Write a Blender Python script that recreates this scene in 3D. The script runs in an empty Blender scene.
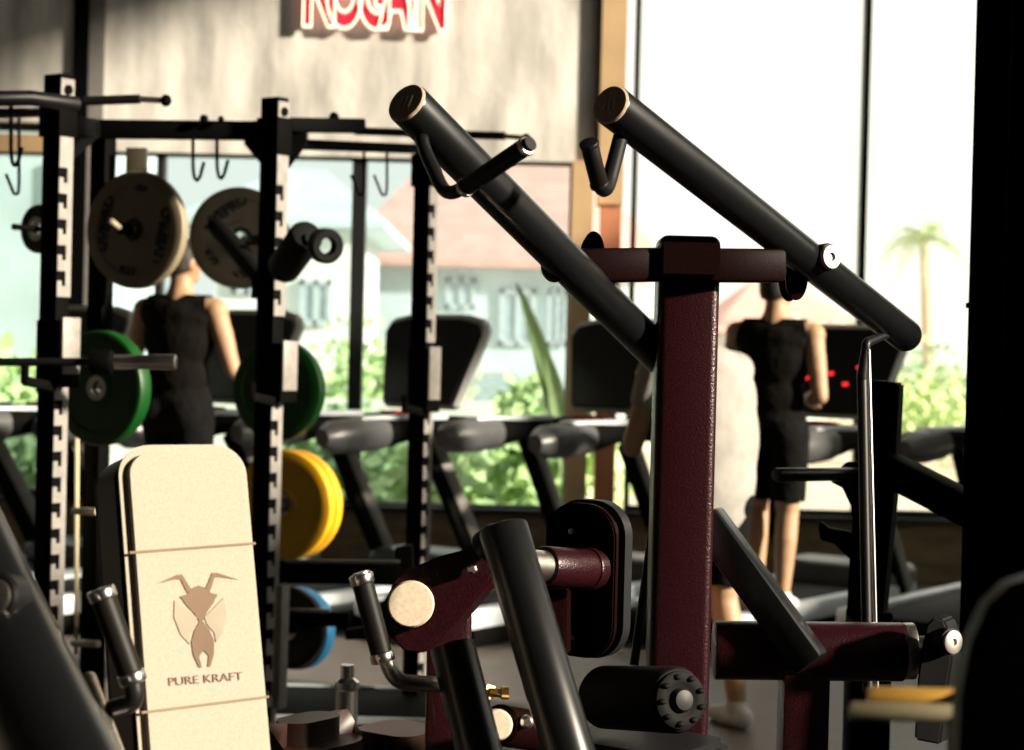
import bpy, bmesh, math, random
from mathutils import Vector, Matrix, Euler, Quaternion
random.seed(7)
R = math.radians
SC = bpy.context.scene
COL = SC.collection

# ------------------------------------------------------------------ camera
W_, H_, F_ = 1024.0, 750.0, 1900.0
CAM = Vector((0.0, 0.0, 1.45))
ROLL, PITCH = R(1.4), math.atan(25.0 / F_)
fwd = Vector((0, math.cos(PITCH), -math.sin(PITCH)))
r0 = Vector((1, 0, 0)); u0 = r0.cross(fwd)
right = r0 * math.cos(ROLL) + u0 * math.sin(ROLL)
up = u0 * math.cos(ROLL) - r0 * math.sin(ROLL)
cd = bpy.data.cameras.new('camera'); cam = bpy.data.objects.new('camera', cd); COL.objects.link(cam)
cam.matrix_world = Matrix(((right.x, up.x, -fwd.x, CAM.x), (right.y, up.y, -fwd.y, CAM.y), (right.z, up.z, -fwd.z, CAM.z), (0, 0, 0, 1)))
cd.sensor_width = 36.0; cd.lens = F_ / W_ * 36.0
cd.dof.use_dof = True; cd.dof.focus_distance = 3.35; cd.dof.aperture_fstop = 4.8
cd.clip_start = 0.05; cd.clip_end = 500
SC.camera = cam
SC.view_settings.view_transform = 'Standard'; SC.view_settings.look = 'None'
SC.view_settings.exposure = 0.5; SC.view_settings.gamma = 1.0
SC.view_settings.use_curve_mapping = False

# ------------------------------------------------------------------ sky and sun
w = bpy.data.worlds.new('sky'); SC.world = w; w.use_nodes = True
bg = w.node_tree.nodes['Background']; bg.inputs[0].default_value = (1.0, 0.965, 0.84, 1); bg.inputs[1].default_value = 1.0
sl = bpy.data.lights.new('sun', 'SUN'); so = bpy.data.objects.new('sun', sl); COL.objects.link(so)
sl.energy = 8.0; sl.color = (1.0, 0.87, 0.68); sl.angle = R(3.5)
SUN_AZ, SUN_EL = R(68), R(20)
tosun = Vector((math.sin(SUN_AZ) * math.cos(SUN_EL), -math.cos(SUN_AZ) * math.cos(SUN_EL), math.sin(SUN_EL)))
so.rotation_euler = tosun.to_track_quat('Z', 'Y').to_euler(); so.location = tosun * 30

def P(px, py, d):
    "the point of the place seen at a pixel, at distance d along the view axis"
    return CAM + fwd * d + right * ((px - W_ / 2) * d / F_) + up * ((H_ / 2 - py) * d / F_)

# ------------------------------------------------------------------ materials
MATS = {}
def mat(name, col, rough=0.5, metal=0.0, noise=None, bump=None, emit=None, spec=0.5, coat=0.0, rvar=0.0):
    m = bpy.data.materials.new(name); m.use_nodes = True; nt = m.node_tree; b = nt.nodes['Principled BSDF']
    b.inputs['Base Color'].default_value = (*col, 1); b.inputs['Roughness'].default_value = rough
    b.inputs['Metallic'].default_value = metal; b.inputs['Specular IOR Level'].default_value = spec
    b.inputs['Coat Weight'].default_value = coat
    tc = nt.nodes.new('ShaderNodeTexCoord')
    if noise is None: noise = (12.0, 0.12)
    sc_, amt = noise[:2]; stretch = noise[2] if len(noise) > 2 else (1, 1, 1)
    mp = nt.nodes.new('ShaderNodeMapping'); mp.inputs['Scale'].default_value = stretch
    nt.links.new(tc.outputs['Object'], mp.inputs[0])
    n = nt.nodes.new('ShaderNodeTexNoise'); n.inputs['Scale'].default_value = sc_; n.inputs['Detail'].default_value = 5
    nt.links.new(mp.outputs[0], n.inputs['Vector'])
    cr = nt.nodes.new('ShaderNodeValToRGB'); cr.color_ramp.elements[0].position = 0.3; cr.color_ramp.elements[1].position = 0.7
    cr.color_ramp.elements[0].color = (*[c * (1 - amt) for c in col], 1); cr.color_ramp.elements[1].color = (*[min(1, c * (1 + amt)) for c in col], 1)
    nt.links.new(n.outputs['Fac'], cr.inputs[0]); nt.links.new(cr.outputs[0], b.inputs['Base Color'])
    if rvar:
        mr = nt.nodes.new('ShaderNodeMapRange'); mr.inputs['To Min'].default_value = rough - rvar; mr.inputs['To Max'].default_value = rough + rvar
        nt.links.new(n.outputs['Fac'], mr.inputs[0]); nt.links.new(mr.outputs[0], b.inputs['Roughness'])
    if bump:
        bs, bstr, bd = bump
        n2 = nt.nodes.new('ShaderNodeTexNoise'); n2.inputs['Scale'].default_value = bs; n2.inputs['Detail'].default_value = 2
        nt.links.new(tc.outputs['Object'], n2.inputs['Vector'])
        bp = nt.nodes.new('ShaderNodeBump'); bp.inputs['Strength'].default_value = bstr; bp.inputs['Distance'].default_value = bd
        nt.links.new(n2.outputs['Fac'], bp.inputs['Height']); nt.links.new(bp.outputs[0], b.inputs['Normal'])
    if emit:
        b.inputs['Emission Color'].default_value = (*emit[:3], 1); b.inputs['Emission Strength'].default_value = emit[3]
    MATS[name] = m
    return m
def glassmat(name, tint, refl=0.06):
    m = bpy.data.materials.new(name); m.use_nodes = True; nt = m.node_tree; nt.nodes.clear()
    o = nt.nodes.new('ShaderNodeOutputMaterial'); mx = nt.nodes.new('ShaderNodeMixShader'); mx.inputs[0].default_value = refl
    t = nt.nodes.new('ShaderNodeBsdfTransparent'); t.inputs[0].default_value = (*tint, 1)
    g = nt.nodes.new('ShaderNodeBsdfGlossy'); g.inputs['Roughness'].default_value = 0.02
    nt.links.new(t.outputs[0], mx.inputs[1]); nt.links.new(g.outputs[0], mx.inputs[2]); nt.links.new(mx.outputs[0], o.inputs[0])
    MATS[name] = m
    return m
black = mat('black_powder_coat', (0.007, 0.007, 0.008), 0.42, 0.0, spec=0.3, bump=(900, 0.15, 0.0004), rvar=0.03)
arm_black = mat('satin_black_arm', (0.0045, 0.005, 0.006), 0.30, 0.0, spec=0.6)
rackblack = mat('rack_black', (0.0022, 0.0022, 0.0022), 0.7, spec=0.04)
matteblack = mat('matte_black_paint', (0.0025, 0.0025, 0.003), 1.0, spec=0.0)
rubber = mat('black_rubber', (0.006, 0.006, 0.0065), 0.7, spec=0.12, bump=(400, 0.3, 0.0006))
grip = mat('grip_rubber', (0.006, 0.005, 0.0045), 0.5, spec=0.2, bump=(500, 0.3, 0.0005))
vinyl = mat('black_vinyl', (0.010, 0.011, 0.013), 0.5, spec=0.3, bump=(250, 0.3, 0.0006))
maroon = mat('maroon_hammered_paint', (0.022, 0.0030, 0.0055), 0.32, 0.2, spec=0.4, noise=(220, 0.35), bump=(260, 0.55, 0.0015), coat=0.12)
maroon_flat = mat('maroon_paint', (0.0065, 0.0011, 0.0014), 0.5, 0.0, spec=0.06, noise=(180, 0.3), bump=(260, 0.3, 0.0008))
chrome = mat('chrome', (0.85, 0.82, 0.78), 0.22, 1.0)
steel = mat('brushed_steel', (0.62, 0.58, 0.54), 0.34, 1.0, noise=(60, 0.2, (1, 1, 12)))
dullsteel = mat('dull_steel', (0.36, 0.34, 0.31), 0.5, 0.6)
bronze = mat('bronze_cap', (0.46, 0.35, 0.27), 0.6, 0.0, noise=(120, 0.2))
capmetal = mat('beige_cap', (0.62, 0.52, 0.40), 0.6, 0.0, noise=(150, 0.12))
brass = mat('brass', (0.75, 0.50, 0.16), 0.3, 1.0)
goldbar = mat('amber_bar', (0.85, 0.48, 0.10), 0.35, 0.5)
creambar = mat('cream_bar', (0.62, 0.53, 0.34), 0.4, 0.1)
peg_m = mat('dark_bronze_paint', (0.045, 0.035, 0.022), 0.6)
strip = mat('slotted_pale_grey', (0.27, 0.255, 0.24), 0.5, 0.15, noise=(30, 0.15))  # pale grey, set against the black of the uprights
cream = mat('cream_canvas', (0.35, 0.315, 0.255), 0.85, noise=(300, 0.10), bump=(500, 0.4, 0.0008))
creamseam = mat('canvas_seam', (0.20, 0.15, 0.10), 0.9)
ink = mat('brown_print', (0.16, 0.105, 0.07), 0.85)
inkpale = mat('pale_print', (0.30, 0.26, 0.205), 0.85)
darkpad = mat('dark_brown_upholstery', (0.03, 0.010, 0.007), 0.4)
plate_white = mat('cream_plate', (0.27, 0.22, 0.15), 0.55, noise=(18, 0.10))
plate_text = mat('plate_lettering', (0.03, 0.03, 0.028), 0.6)
plate_green = mat('green_plate', (0.002, 0.06, 0.006), 0.45)
plate_yellow = mat('yellow_plate', (0.80, 0.42, 0.015), 0.45)
plate_blue = mat('blue_plate', (0.012, 0.11, 0.24), 0.45)
plate_black = mat('black_plate', (0.015, 0.015, 0.016), 0.5)
concrete = mat('smooth_concrete', (0.70, 0.68, 0.64), 0.85, noise=(2.8, 0.42, (1.7, 1.0, 0.45)), bump=(14, 0.25, 0.01))
tan = mat('tan_render', (0.55, 0.38, 0.21), 0.85, noise=(5, 0.10))
redbrown = mat('terracotta_post', (0.50, 0.20, 0.11), 0.8, noise=(5, 0.15))
leftm = mat('grey_plaster', (0.30, 0.28, 0.25), 0.9, noise=(2, 0.2))
lowwall = mat('dark_brown_wall', (0.20, 0.145, 0.09), 0.8, noise=(4, 0.3, (1, 1, 3)))
framem = mat('black_window_frame', (0.012, 0.013, 0.014), 0.45)
greypost = mat('grey_steel', (0.22, 0.21, 0.20), 0.5)
creamtrim = mat('cream_trim', (0.78, 0.68, 0.45), 0.7)
floorm = mat('rubber_tile_floor', (0.13, 0.11, 0.10), 0.5, noise=(9, 0.25), rvar=0.1)
ceilm = mat('dark_ceiling', (0.05, 0.045, 0.04), 0.9)
whitemetal = mat('pale_silver_plastic', (0.58, 0.64, 0.68), 0.35, 0.1)
consolewhite = mat('backlit_console_shell', (0.8, 0.82, 0.8), 0.3)  # whitened to stand in for backlight along the console rim
greyplastic = mat('grey_plastic', (0.07, 0.073, 0.077), 0.35)
screenm = mat('dark_console_panel', (0.008, 0.008, 0.009), 0.3)
redled = mat('red_display', (0.3, 0.01, 0.01), 0.4, emit=(1, 0.03, 0.03, 1.2))
blueled = mat('blue_display', (0.02, 0.05, 0.3), 0.4, emit=(0.1, 0.2, 1, 0.8))
redplastic = mat('red_plastic', (0.55, 0.02, 0.015), 0.35)
neonred = mat('red_sign_letter', (0.62, 0.02, 0.04), 0.4, emit=(1, 0.05, 0.10, 0.22))
neontube = mat('cream_neon_tube', (0.9, 0.85, 0.7), 0.4, emit=(1, 0.92, 0.70, 0.8))
skin = mat('skin', (0.44, 0.27, 0.16), 0.55, noise=(20, 0.08))
hair = mat('dark_hair', (0.02, 0.014, 0.010), 0.6, noise=(200, 0.4))
tankm = mat('black_tank_top', (0.004, 0.0035, 0.003), 0.9, spec=0.1, bump=(12, 0.8, 0.02))
tankm2 = mat('charcoal_tank_top', (0.005, 0.004, 0.0035), 0.9, spec=0.12, bump=(12, 0.8, 0.02))
shortsm = mat('black_shorts', (0.005, 0.005, 0.0055), 0.9, spec=0.1, bump=(14, 0.8, 0.02))
teem = mat('white_tshirt', (0.34, 0.325, 0.305), 0.9, bump=(7, 0.6, 0.02))
shoem = mat('white_shoe', (0.7, 0.68, 0.66), 0.6)
shoedark = mat('dark_shoe', (0.03, 0.03, 0.035), 0.6)
glass_left = glassmat('blue_tinted_glass', (0.80, 0.87, 0.89))
glass_clear = glassmat('clear_glass', (0.99, 0.99, 0.97), 0.03)
# outdoors: pale colours stand in for haze and overexposure
groundm = mat('pale_paving', (0.62, 0.56, 0.44), 0.9, noise=(0.8, 0.12))
grassm = mat('lawn', (0.34, 0.44, 0.13), 0.9, noise=(3, 0.3))
leafm = mat('leaf_green', (0.30, 0.46, 0.24), 0.6, noise=(3, 0.45))
leafp = mat('pale_leaf_green', (0.52, 0.68, 0.32), 0.6, noise=(3, 0.3))
palmm = mat('palm_frond', (0.50, 0.62, 0.42), 0.6, noise=(3, 0.3))
barkm = mat('pale_bark', (0.45, 0.38, 0.28), 0.9)
roofm = mat('pink_tile_roof', (0.66, 0.40, 0.36), 0.85, noise=(2, 0.12))
hwall = mat('white_house_wall', (0.85, 0.85, 0.83), 0.85, noise=(1.5, 0.08))
hgrey = mat('blue_grey_cladding', (0.58, 0.68, 0.72), 0.8, noise=(1.5, 0.12))
hglass = mat('house_window_glass', (0.42, 0.50, 0.54), 0.3)
carm = mat('silver_car_paint', (0.60, 0.64, 0.68), 0.25, 0.3)
tyrem = mat('tyre_black', (0.02, 0.02, 0.02), 0.8)

# ------------------------------------------------------------------ mesh helpers
Z = Vector((0, 0, 1)); X = Vector((1, 0, 0)); Y = Vector((0, 1, 0))
A35 = R(35)
E1 = Vector((math.cos(A35), -math.sin(A35), 0)); E2 = Vector((math.sin(A35), math.cos(A35), 0))
def V(*a): return Vector(a)
def NB(): return bmesh.new()
def box(bm, c, h, ax=(X, Y, Z), bev=0.0, seg=2):
    c = Vector(c); t = bmesh.new()
    vs = [t.verts.new(c + ax[0] * (h[0] * i) + ax[1] * (h[1] * j) + ax[2] * (h[2] * k)) for i in (-1, 1) for j in (-1, 1) for k in (-1, 1)]
    for f in ((0, 1, 3, 2), (4, 6, 7, 5), (0, 4, 5, 1), (2, 3, 7, 6), (0, 2, 6, 4), (1, 5, 7, 3)): t.faces.new([vs[i] for i in f])
    bmesh.ops.recalc_face_normals(t, faces=t.faces)
    if bev: bmesh.ops.bevel(t, geom=list(t.edges), offset=bev, segments=seg, profile=0.5, affect='EDGES')
    merge(bm, t)
def merge(bm, t):
    me = bpy.data.meshes.new('t'); t.to_mesh(me); t.free(); bm.from_mesh(me); bpy.data.meshes.remove(me)
def bar(bm, p0, p1, w, h, side=None, bev=0.004):
    p0, p1 = Vector(p0), Vector(p1); a = (p1 - p0); L = a.length; a.normalize()
    s = (side or (X if abs(a.x) < 0.8 else Y)); s = (s - a * s.dot(a)).normalized(); t = a.cross(s)
    box(bm, (p0 + p1) / 2, (w / 2, h / 2, L / 2), (s, t, a), bev)
def fillet(pts, r, n=6):
    if r <= 0 or len(pts) < 3: return [Vector(p) for p in pts]
    out = [Vector(pts[0])]
    for i in range(1, len(pts) - 1):
        a, b, c = Vector(pts[i - 1]), Vector(pts[i]), Vector(pts[i + 1])
        d = min(r, (a - b).length * 0.48, (c - b).length * 0.48)
        s, e = b + (a - b).normalized() * d, b + (c - b).normalized() * d
        for k in range(n + 1):
            t = k / n; out.append(s * (1 - t) ** 2 + b * 2 * t * (1 - t) + e * t * t)
    out.append(Vector(pts[-1])); return out
def tube(bm, pts, r, fil=0.0, n=20, cap=True, rnd=0.0):
    pts = fillet(pts, fil)
    rs = r if isinstance(r, (list, tuple)) else [r] * len(pts)
    if rnd and not isinstance(r, (list, tuple)):
        d0 = (pts[1] - pts[0]).normalized() * rnd; d1 = (pts[-2] - pts[-1]).normalized() * rnd
        pts = [pts[0], pts[0] + d0 * .3, pts[0] + d0] + pts[1:-1] + [pts[-1] + d1, pts[-1] + d1 * .3, pts[-1]]
        rs = [r - rnd, r - rnd * .3, r] + [r] * (len(pts) - 6) + [r, r - rnd * .3, r - rnd]
    t0 = (pts[1] - pts[0]).normalized(); s = t0.orthogonal().normalized(); rings = []; prev = t0
    for i, p in enumerate(pts):
        t = ((pts[min(i + 1, len(pts) - 1)] - p).normalized() + (p - pts[max(i - 1, 0)]).normalized())
        t = t.normalized() if t.length > 1e-6 else prev
        s = prev.rotation_difference(t) @ s; s = (s - t * s.dot(t)).normalized(); prev = t; q = t.cross(s)
        rings.append([bm.verts.new(p + (s * math.cos(2 * math.pi * k / n) + q * math.sin(2 * math.pi * k / n)) * rs[i]) for k in range(n)])
    for a, b in zip(rings, rings[1:]):
        for k in range(n): bm.faces.new((a[k], a[(k + 1) % n], b[(k + 1) % n], b[k]))
    if cap: bm.faces.new(rings[0][::-1]); bm.faces.new(rings[-1])
def lathe(bm, o, axis, prof, n=40):
    o = Vector(o); a = Vector(axis).normalized(); s = a.orthogonal().normalized(); q = a.cross(s); rings = []
    for r, h in prof:
        if r < 1e-5: rings.append([bm.verts.new(o + a * h)])
        else: rings.append([bm.verts.new(o + a * h + (s * math.cos(2 * math.pi * k / n) + q * math.sin(2 * math.pi * k / n)) * r) for k in range(n)])
    for A, B in zip(rings, rings[1:]):
        for k in range(n):
            k2 = (k + 1) % n
            if len(A) == 1 and len(B) > 1: bm.faces.new((A[0], B[k2], B[k]))
            elif len(B) == 1 and len(A) > 1: bm.faces.new((A[k], A[k2], B[0]))
            elif len(A) > 1: bm.faces.new((A[k], A[k2], B[k2], B[k]))
def prism(bm, pts, vec, bev=0.0):
    t = bmesh.new(); vec = Vector(vec)
    a = [t.verts.new(Vector(p)) for p in pts]; b = [t.verts.new(Vector(p) + vec) for p in pts]; n = len(a)
    t.faces.new(a); t.faces.new(b[::-1])
    for i in range(n): t.faces.new((a[i], b[i], b[(i + 1) % n], a[(i + 1) % n]))
    bmesh.ops.recalc_face_normals(t, faces=t.faces)
    if bev: bmesh.ops.bevel(t, geom=[e for e in t.edges if e.calc_face_angle(0) > 0.7], offset=bev, segments=2, affect='EDGES')
    merge(bm, t)
def rrect(w, h, r, n=6):
    out = []
    for cx, cy, a0 in ((w / 2 - r, h / 2 - r, 0), (-w / 2 + r, h / 2 - r, 90), (-w / 2 + r, -h / 2 + r, 180), (w / 2 - r, -h / 2 + r, 270)):
        for k in range(n + 1):
            a = R(a0 + 90 * k / n); out.append((cx + r * math.cos(a), cy + r * math.sin(a)))
    return out
def slab(bm, c, u, v, outline, thick, bev=0.0):
    "flat shape in the plane (u,v) at c, thickness along u x v"
    n = u.cross(v).normalized(); prism(bm, [Vector(c) + u * a + v * b - n * (thick / 2) for a, b in outline], n * thick, bev)
def ball(bm, c, r3, rot=None, seg=20):
    m = Matrix.Translation(Vector(c)) @ (rot.to_matrix().to_4x4() if rot else Matrix()) @ Matrix.Diagonal((*r3, 1))
    bmesh.ops.create_uvsphere(bm, u_segments=seg, v_segments=seg // 2 + 2, radius=1.0, matrix=m)
def link(name, bm, m, root=None, parent=None, off=None, sharp=40):
    bmesh.ops.recalc_face_normals(bm, faces=bm.faces)
    o0 = off if off is not None else (root.location if root is not None else Vector())
    for v in bm.verts: v.co -= o0
    me = bpy.data.meshes.new(name); bm.to_mesh(me); bm.free()
    for p in me.polygons: p.use_smooth = True
    me.set_sharp_from_angle(angle=R(sharp))
    me.materials.append(m)
    o = bpy.data.objects.new(name, me); COL.objects.link(o)
    if parent is not None: o.parent = parent
    elif root is not None: o.parent = root
    elif off is not None: o.location = off
    return o
def thing(name, label, cat, loc, group=None):
    o = bpy.data.objects.new(name, None); COL.objects.link(o); o.location = Vector(loc); o.empty_display_size = 0.1
    o['label'] = label; o['category'] = cat
    if group: o['group'] = group
    return o
def single(name, bm, m, label, cat, group=None, kind=None):
    c = Vector((0, 0, 0)); n = len(bm.verts)
    for v in bm.verts: c += v.co
    c /= max(n, 1); c.z = min(v.co.z for v in bm.verts)
    o = link(name, bm, m, off=c); o['label'] = label; o['category'] = cat
    if group: o['group'] = group
    if kind: o['kind'] = kind
    return o
def struct(name, bm, m):
    o = link(name, bm, m); o['kind'] = 'structure'; return o
def copy_tree(o, parent=None):
    c = o.copy(); COL.objects.link(c); c.parent = parent
    for ch in o.children: copy_tree(ch, c)
    return c
def textmesh(s, size, o, u, v, depth=0.001, outline=None, bold=0.0):
    "letters as a bmesh in the plane (u,v), centred at o"
    cu = bpy.data.curves.new('t', 'FONT'); cu.body = s; cu.size = size; cu.align_x = 'CENTER'; cu.align_y = 'CENTER'
    if outline: cu.fill_mode = 'NONE'; cu.bevel_depth = outline[0]; cu.offset = outline[1]; cu.bevel_resolution = 2
    else: cu.extrude = depth; cu.offset = bold
    ob = bpy.data.objects.new('t', cu); COL.objects.link(ob)
    dg = bpy.context.evaluated_depsgraph_get(); me = bpy.data.meshes.new_from_object(ob.evaluated_get(dg))
    bm = bmesh.new(); bm.from_mesh(me); bpy.data.meshes.remove(me)
    bpy.data.objects.remove(ob); bpy.data.curves.remove(cu)
    n = u.cross(v).normalized()
    for q in bm.verts: q.co = Vector(o) + u * q.co.x + v * q.co.y + n * q.co.z
    return bm

# ------------------------------------------------------------------ the room
WY = 12.2                                   # the window wall
def wx(px, py=300, y=WY):                   # x on the plane Y=y at a pixel
    d = P(px, py, 1.0) - CAM; return CAM.x + d.x * y / d.y
def wz(px, py, y=WY):
    d = P(px, py, 1.0) - CAM; return CAM.z + d.z * y / d.y
XL, XR, YB, HC = -6.0, 4.5, -2.5, 6.7
b = NB(); box(b, ((XL + XR) / 2, (WY + .2 + YB) / 2, -0.1), ((XR - XL) / 2 + .2, (WY + .2 - YB) / 2, 0.1)); struct('floor', b, floorm)
b = NB(); box(b, ((XL + XR) / 2, (WY + .2 + YB) / 2, HC + 0.1), ((XR - XL) / 2 + .2, (WY + .2 - YB) / 2, 0.1)); struct('ceiling', b, ceilm)
b = NB(); box(b, (XL - .1, (WY + YB) / 2, HC / 2), (0.1, (WY - YB) / 2, HC / 2)); struct('wall_left', b, leftm)
b = NB(); box(b, ((XL + XR) / 2, YB - .1, HC / 2), ((XR - XL) / 2, 0.1, HC / 2)); struct('wall_rear', b, ceilm)
def wallbox(bm, x0, x1, z0, z1, y0=WY, y1=WY + .2): box(bm, ((x0 + x1) / 2, (y0 + y1) / 2, (z0 + z1) / 2), (abs(x1 - x0) / 2, (y1 - y0) / 2, abs(z1 - z0) / 2))
zsill = wz(350, 505); zhead = wz(400, 158); zheadL = wz(30, 122)
xA, xB = wx(80, 200), wx(598, 100)
b = NB()
wallbox(b, wx(100, 100), xB, zhead, HC); wallbox(b, XL, wx(88, 60), zheadL, HC)
struct('wall_back', b, concrete)
b = NB(); wallbox(b, XL, XR, 0, zsill - .03, WY + .002, WY + .198); struct('wall_sill', b, lowwall)
b = NB(); wallbox(b, XL, XR, zsill - .03, zsill, WY - .04, WY + .2); struct('trim_1', b, framem)
b = NB(); wallbox(b, wx(74, 60), wx(89, 60), zsill, HC, WY - .03, WY + .1); struct('trim_2', b, rackblack)  # shaded face of the steel column, its shade put into black
b = NB(); wallbox(b, wx(89.5, 60), wx(105, 60), zsill, HC, WY - .02, WY + .1); struct('trim_3', b, greypost)  # lit face of the same column, its light put into paler grey
# posts by the corner between the two glazed bays
b = NB(); wallbox(b, wx(569, 300), wx(590, 300), zsill, zhead, WY - .14, WY + .15); struct('trim_4', b, tan)
b = NB(); wallbox(b, wx(600, 100), wx(625, 100), wz(610, 205), HC, WY - .06, WY + .2); struct('trim_5', b, tan)
b = NB(); wallbox(b, wx(599, 300), wx(619, 300), zsill, wz(610, 205), WY - .04, WY + .2); struct('trim_6', b, redbrown)
b = NB(); wallbox(b, wx(596.5, 100), wx(599.5, 100), zhead, HC, WY - .05, WY + .1); struct('trim_7', b, framem)
# windows: frame with its panes as children
def window(n, x0, x1, z0, z1, mull, rails, gm, fw=0.05, yy=WY + .06):
    f = NB()
    wallbox(f, x0, x0 + fw, z0, z1, yy, yy + .08); wallbox(f, x1 - fw, x1, z0, z1, yy, yy + .08)
    wallbox(f, x0 + fw, x1 - fw, z1 - fw, z1, yy, yy + .08); wallbox(f, x0 + fw, x1 - fw, z0, z0 + fw, yy, yy + .08)
    for m, mw in mull: wallbox(f, m - mw / 2, m + mw / 2, z0 + fw, z1 - fw, yy - .02, yy + .08)
    for zz, rw in rails: wallbox(f, x0 + fw, x1 - fw, zz, zz + rw, yy, yy + .08)
    o = struct('window_%d' % n, f, framem)
    g = NB(); wallbox(g, x0 + fw, x1 - fw, z0 + fw, z1 - fw, yy + .035, yy + .041)
    link('pane', g, gm, parent=o)
window(1, XL, wx(74, 200), zsill, zheadL, [(wx(18, 300) - 1.2, .06)], [(wz(30, 154), wz(30, 133) - wz(30, 154))], glass_left)
window(2, wx(103, 300), wx(570, 300), zsill, zhead, [(wx(356, 300), wx(363, 300) - wx(349, 300)), (wx(102, 300) + .35, .05)], [], glass_left, 0.018)
window(3, wx(632, 200), wx(869, 200), zsill, HC, [], [], glass_clear, 0.035)
window(4, wx(862, 200), XR, zsill, HC, [(wx(1060, 300), .07)], [], glass_clear, 0.045)
b = NB(); wallbox(b, XL, wx(70, 140), wz(30, 152), wz(30, 134), WY - .02, WY + .05); struct('trim_8', b, tan)
# unseen right wall
b = NB()
def rw(y0, y1, z0, z1): box(b, (XR + .1, (y0 + y1) / 2, (z0 + z1) / 2), (.1, (y1 - y0) / 2, (z1 - z0) / 2))
OPEN = [(0.0, 1.6, 2.35, 4.05), (1.6, 2.4, 2.0, 4.05), (3.3, 4.75, 3.0, 4.8), (4.75, 5.5, 2.1, 3.2), (5.5, 7.4, 1.7, 4.4), (7.6, 8.6, 1.4, 3.3), (8.95, 10.0, 3.7, 6.2), (10.0, 11.9, 3.7, 6.6)]
yc = YB
for (a0, a1, c0, c1) in OPEN:
    if a0 > yc: rw(yc, a0, 0, HC)
    rw(a0, a1, 0, c0); rw(a0, a1, c1, HC); yc = a1
rw(yc, WY + .2, 0, HC)
struct('wall_right', b, concrete)
# the dark pillar close on the right
b = NB(); xp = wx(966, 375, 4.25); box(b, (xp + .15, 4.1, HC / 2), (.15, .15, HC / 2), bev=.004)
box(b, (xp + .15, 4.1, wz(1000, 302, 3.95)), (.154, .154, .006))
struct('trim_9', b, matteblack)

# neon sign
sg = thing('neon_sign', 'red block letter wall sign outlined in glowing cream tube, high on the concrete', 'sign', (wx(372, 0), WY - .05, wz(372, 32)))
zc = wz(372, 5) ; sz = .60
for ch, px, wsc in (('N', 320, 1.0), ('O', 345, 1.0), ('G', 375, 1.0), ('A', 397, 1.0), ('I', 414, 1.0), ('N', 431, 1.0)):
    o = V(wx(px, 5), WY - .03, wz(px, -3 + (px - 316) * .035))
    bm = textmesh(ch, sz, o, X * .46 , Z * .95, 0.02, bold=.018); l = link('letter', bm, neonred, sg)
    bm = textmesh(ch, sz, o - Y * .024, X * .46, Z * .95, outline=(0.011, 0.028)); link('neon_tube', bm, neontube, sg, l)

# ------------------------------------------------------------------ the maroon lever pulldown machine (in focus)
base = P(686, 650, 3.45); base.z = 0
M = thing('lever_pulldown_machine', 'tall maroon gym machine with two long black lever arms crossing the bright windows', 'gym machine', base)
top = P(688, 237, 3.45)
b = NB(); pw = .112
pc = V(top.x, top.y, 0)
bt = P(686, 700, 3.45)
box(b, (pc.x, pc.y, top.z / 2), (pw / 2 - .001, pw / 2, top.z / 2), bev=.016, seg=4); link('post', b, maroon, M)
# crossbar with its hub plate
pl, pr = P(572, 266, 3.33), P(782, 266, 3.42)
b = NB(); cyp = P(688, 265, 3.38)
slab(b, cyp + V(0, 0, .008), X, Z, rrect(.104, .060, .006), .10, .004)
for s, q in ((-1, pl), (1, pr)): bar(b, cyp + V(s * .03, 0, 0), q, .06, .054, Z, .010)
link('crossbar', b, maroon_flat, M)
for q, dy in ((P(592, 256, 3.43), -1), (P(793, 279, 3.62), 1)):
    for k in (-1, 1):
        b = NB(); o = q + Y * .045 * k
        out = []
        for a in range(0, 360, 15): out.append((.021 * math.cos(R(a)), .042 * math.sin(R(a))))
        slab(b, o, X, Z, out, .012, .002); link('pivot_bracket', b, maroon_flat, M)
def lever(p0, p1, r, tipr, hook):
    d = (p1 - p0).normalized()
    b = NB(); tube(b, [p0, p1], r, n=48, rnd=.003); a = link('lever_arm', b, arm_black, M)
    b = NB(); lathe(b, p0, -d, [(0, -.004), (r * .97, -.004), (r * .97, .001), (r * .90, .0035), (0, .0035)], 48)
    link('end_cap', b, bronze, M, a)
    u = d.cross(Z).normalized(); v = u.cross(d)
    for k in (0, 1, 2):   # the mark stamped on the cap
        b = NB(); bar(b, p0 - d * .0042 + u * (-.009 + .009 * k) - v * .010, p0 - d * .0042 + u * (-.009 + .009 * k) + v * .010, .003, .0012, u, 0)
        link('stamped_mark', b, steel, M, a)
    return a, d
aL, dL = lever(P(407, 103, 2.92), P(661, 357, 3.52), .0345, 0, 0)
aR, dR = lever(P(611, 105, 3.0), P(905, 335, 3.86), .0335, 0, 0)
# rounded lower end of the right arm with its bolt recess
b = NB(); e = P(905, 335, 3.86); ball(b, e, (.0335, .0335, .0335), seg=32); link('rounded_end', b, arm_black, M, aR)
q = P(916, 329, 3.84); b = NB(); lathe(b, q, V(.7, -.75, .25), [(.008, -.01), (.010, .001), (.005, .002), (0, -.003)], 24); link('bolt', b, black, M, aR)
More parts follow.
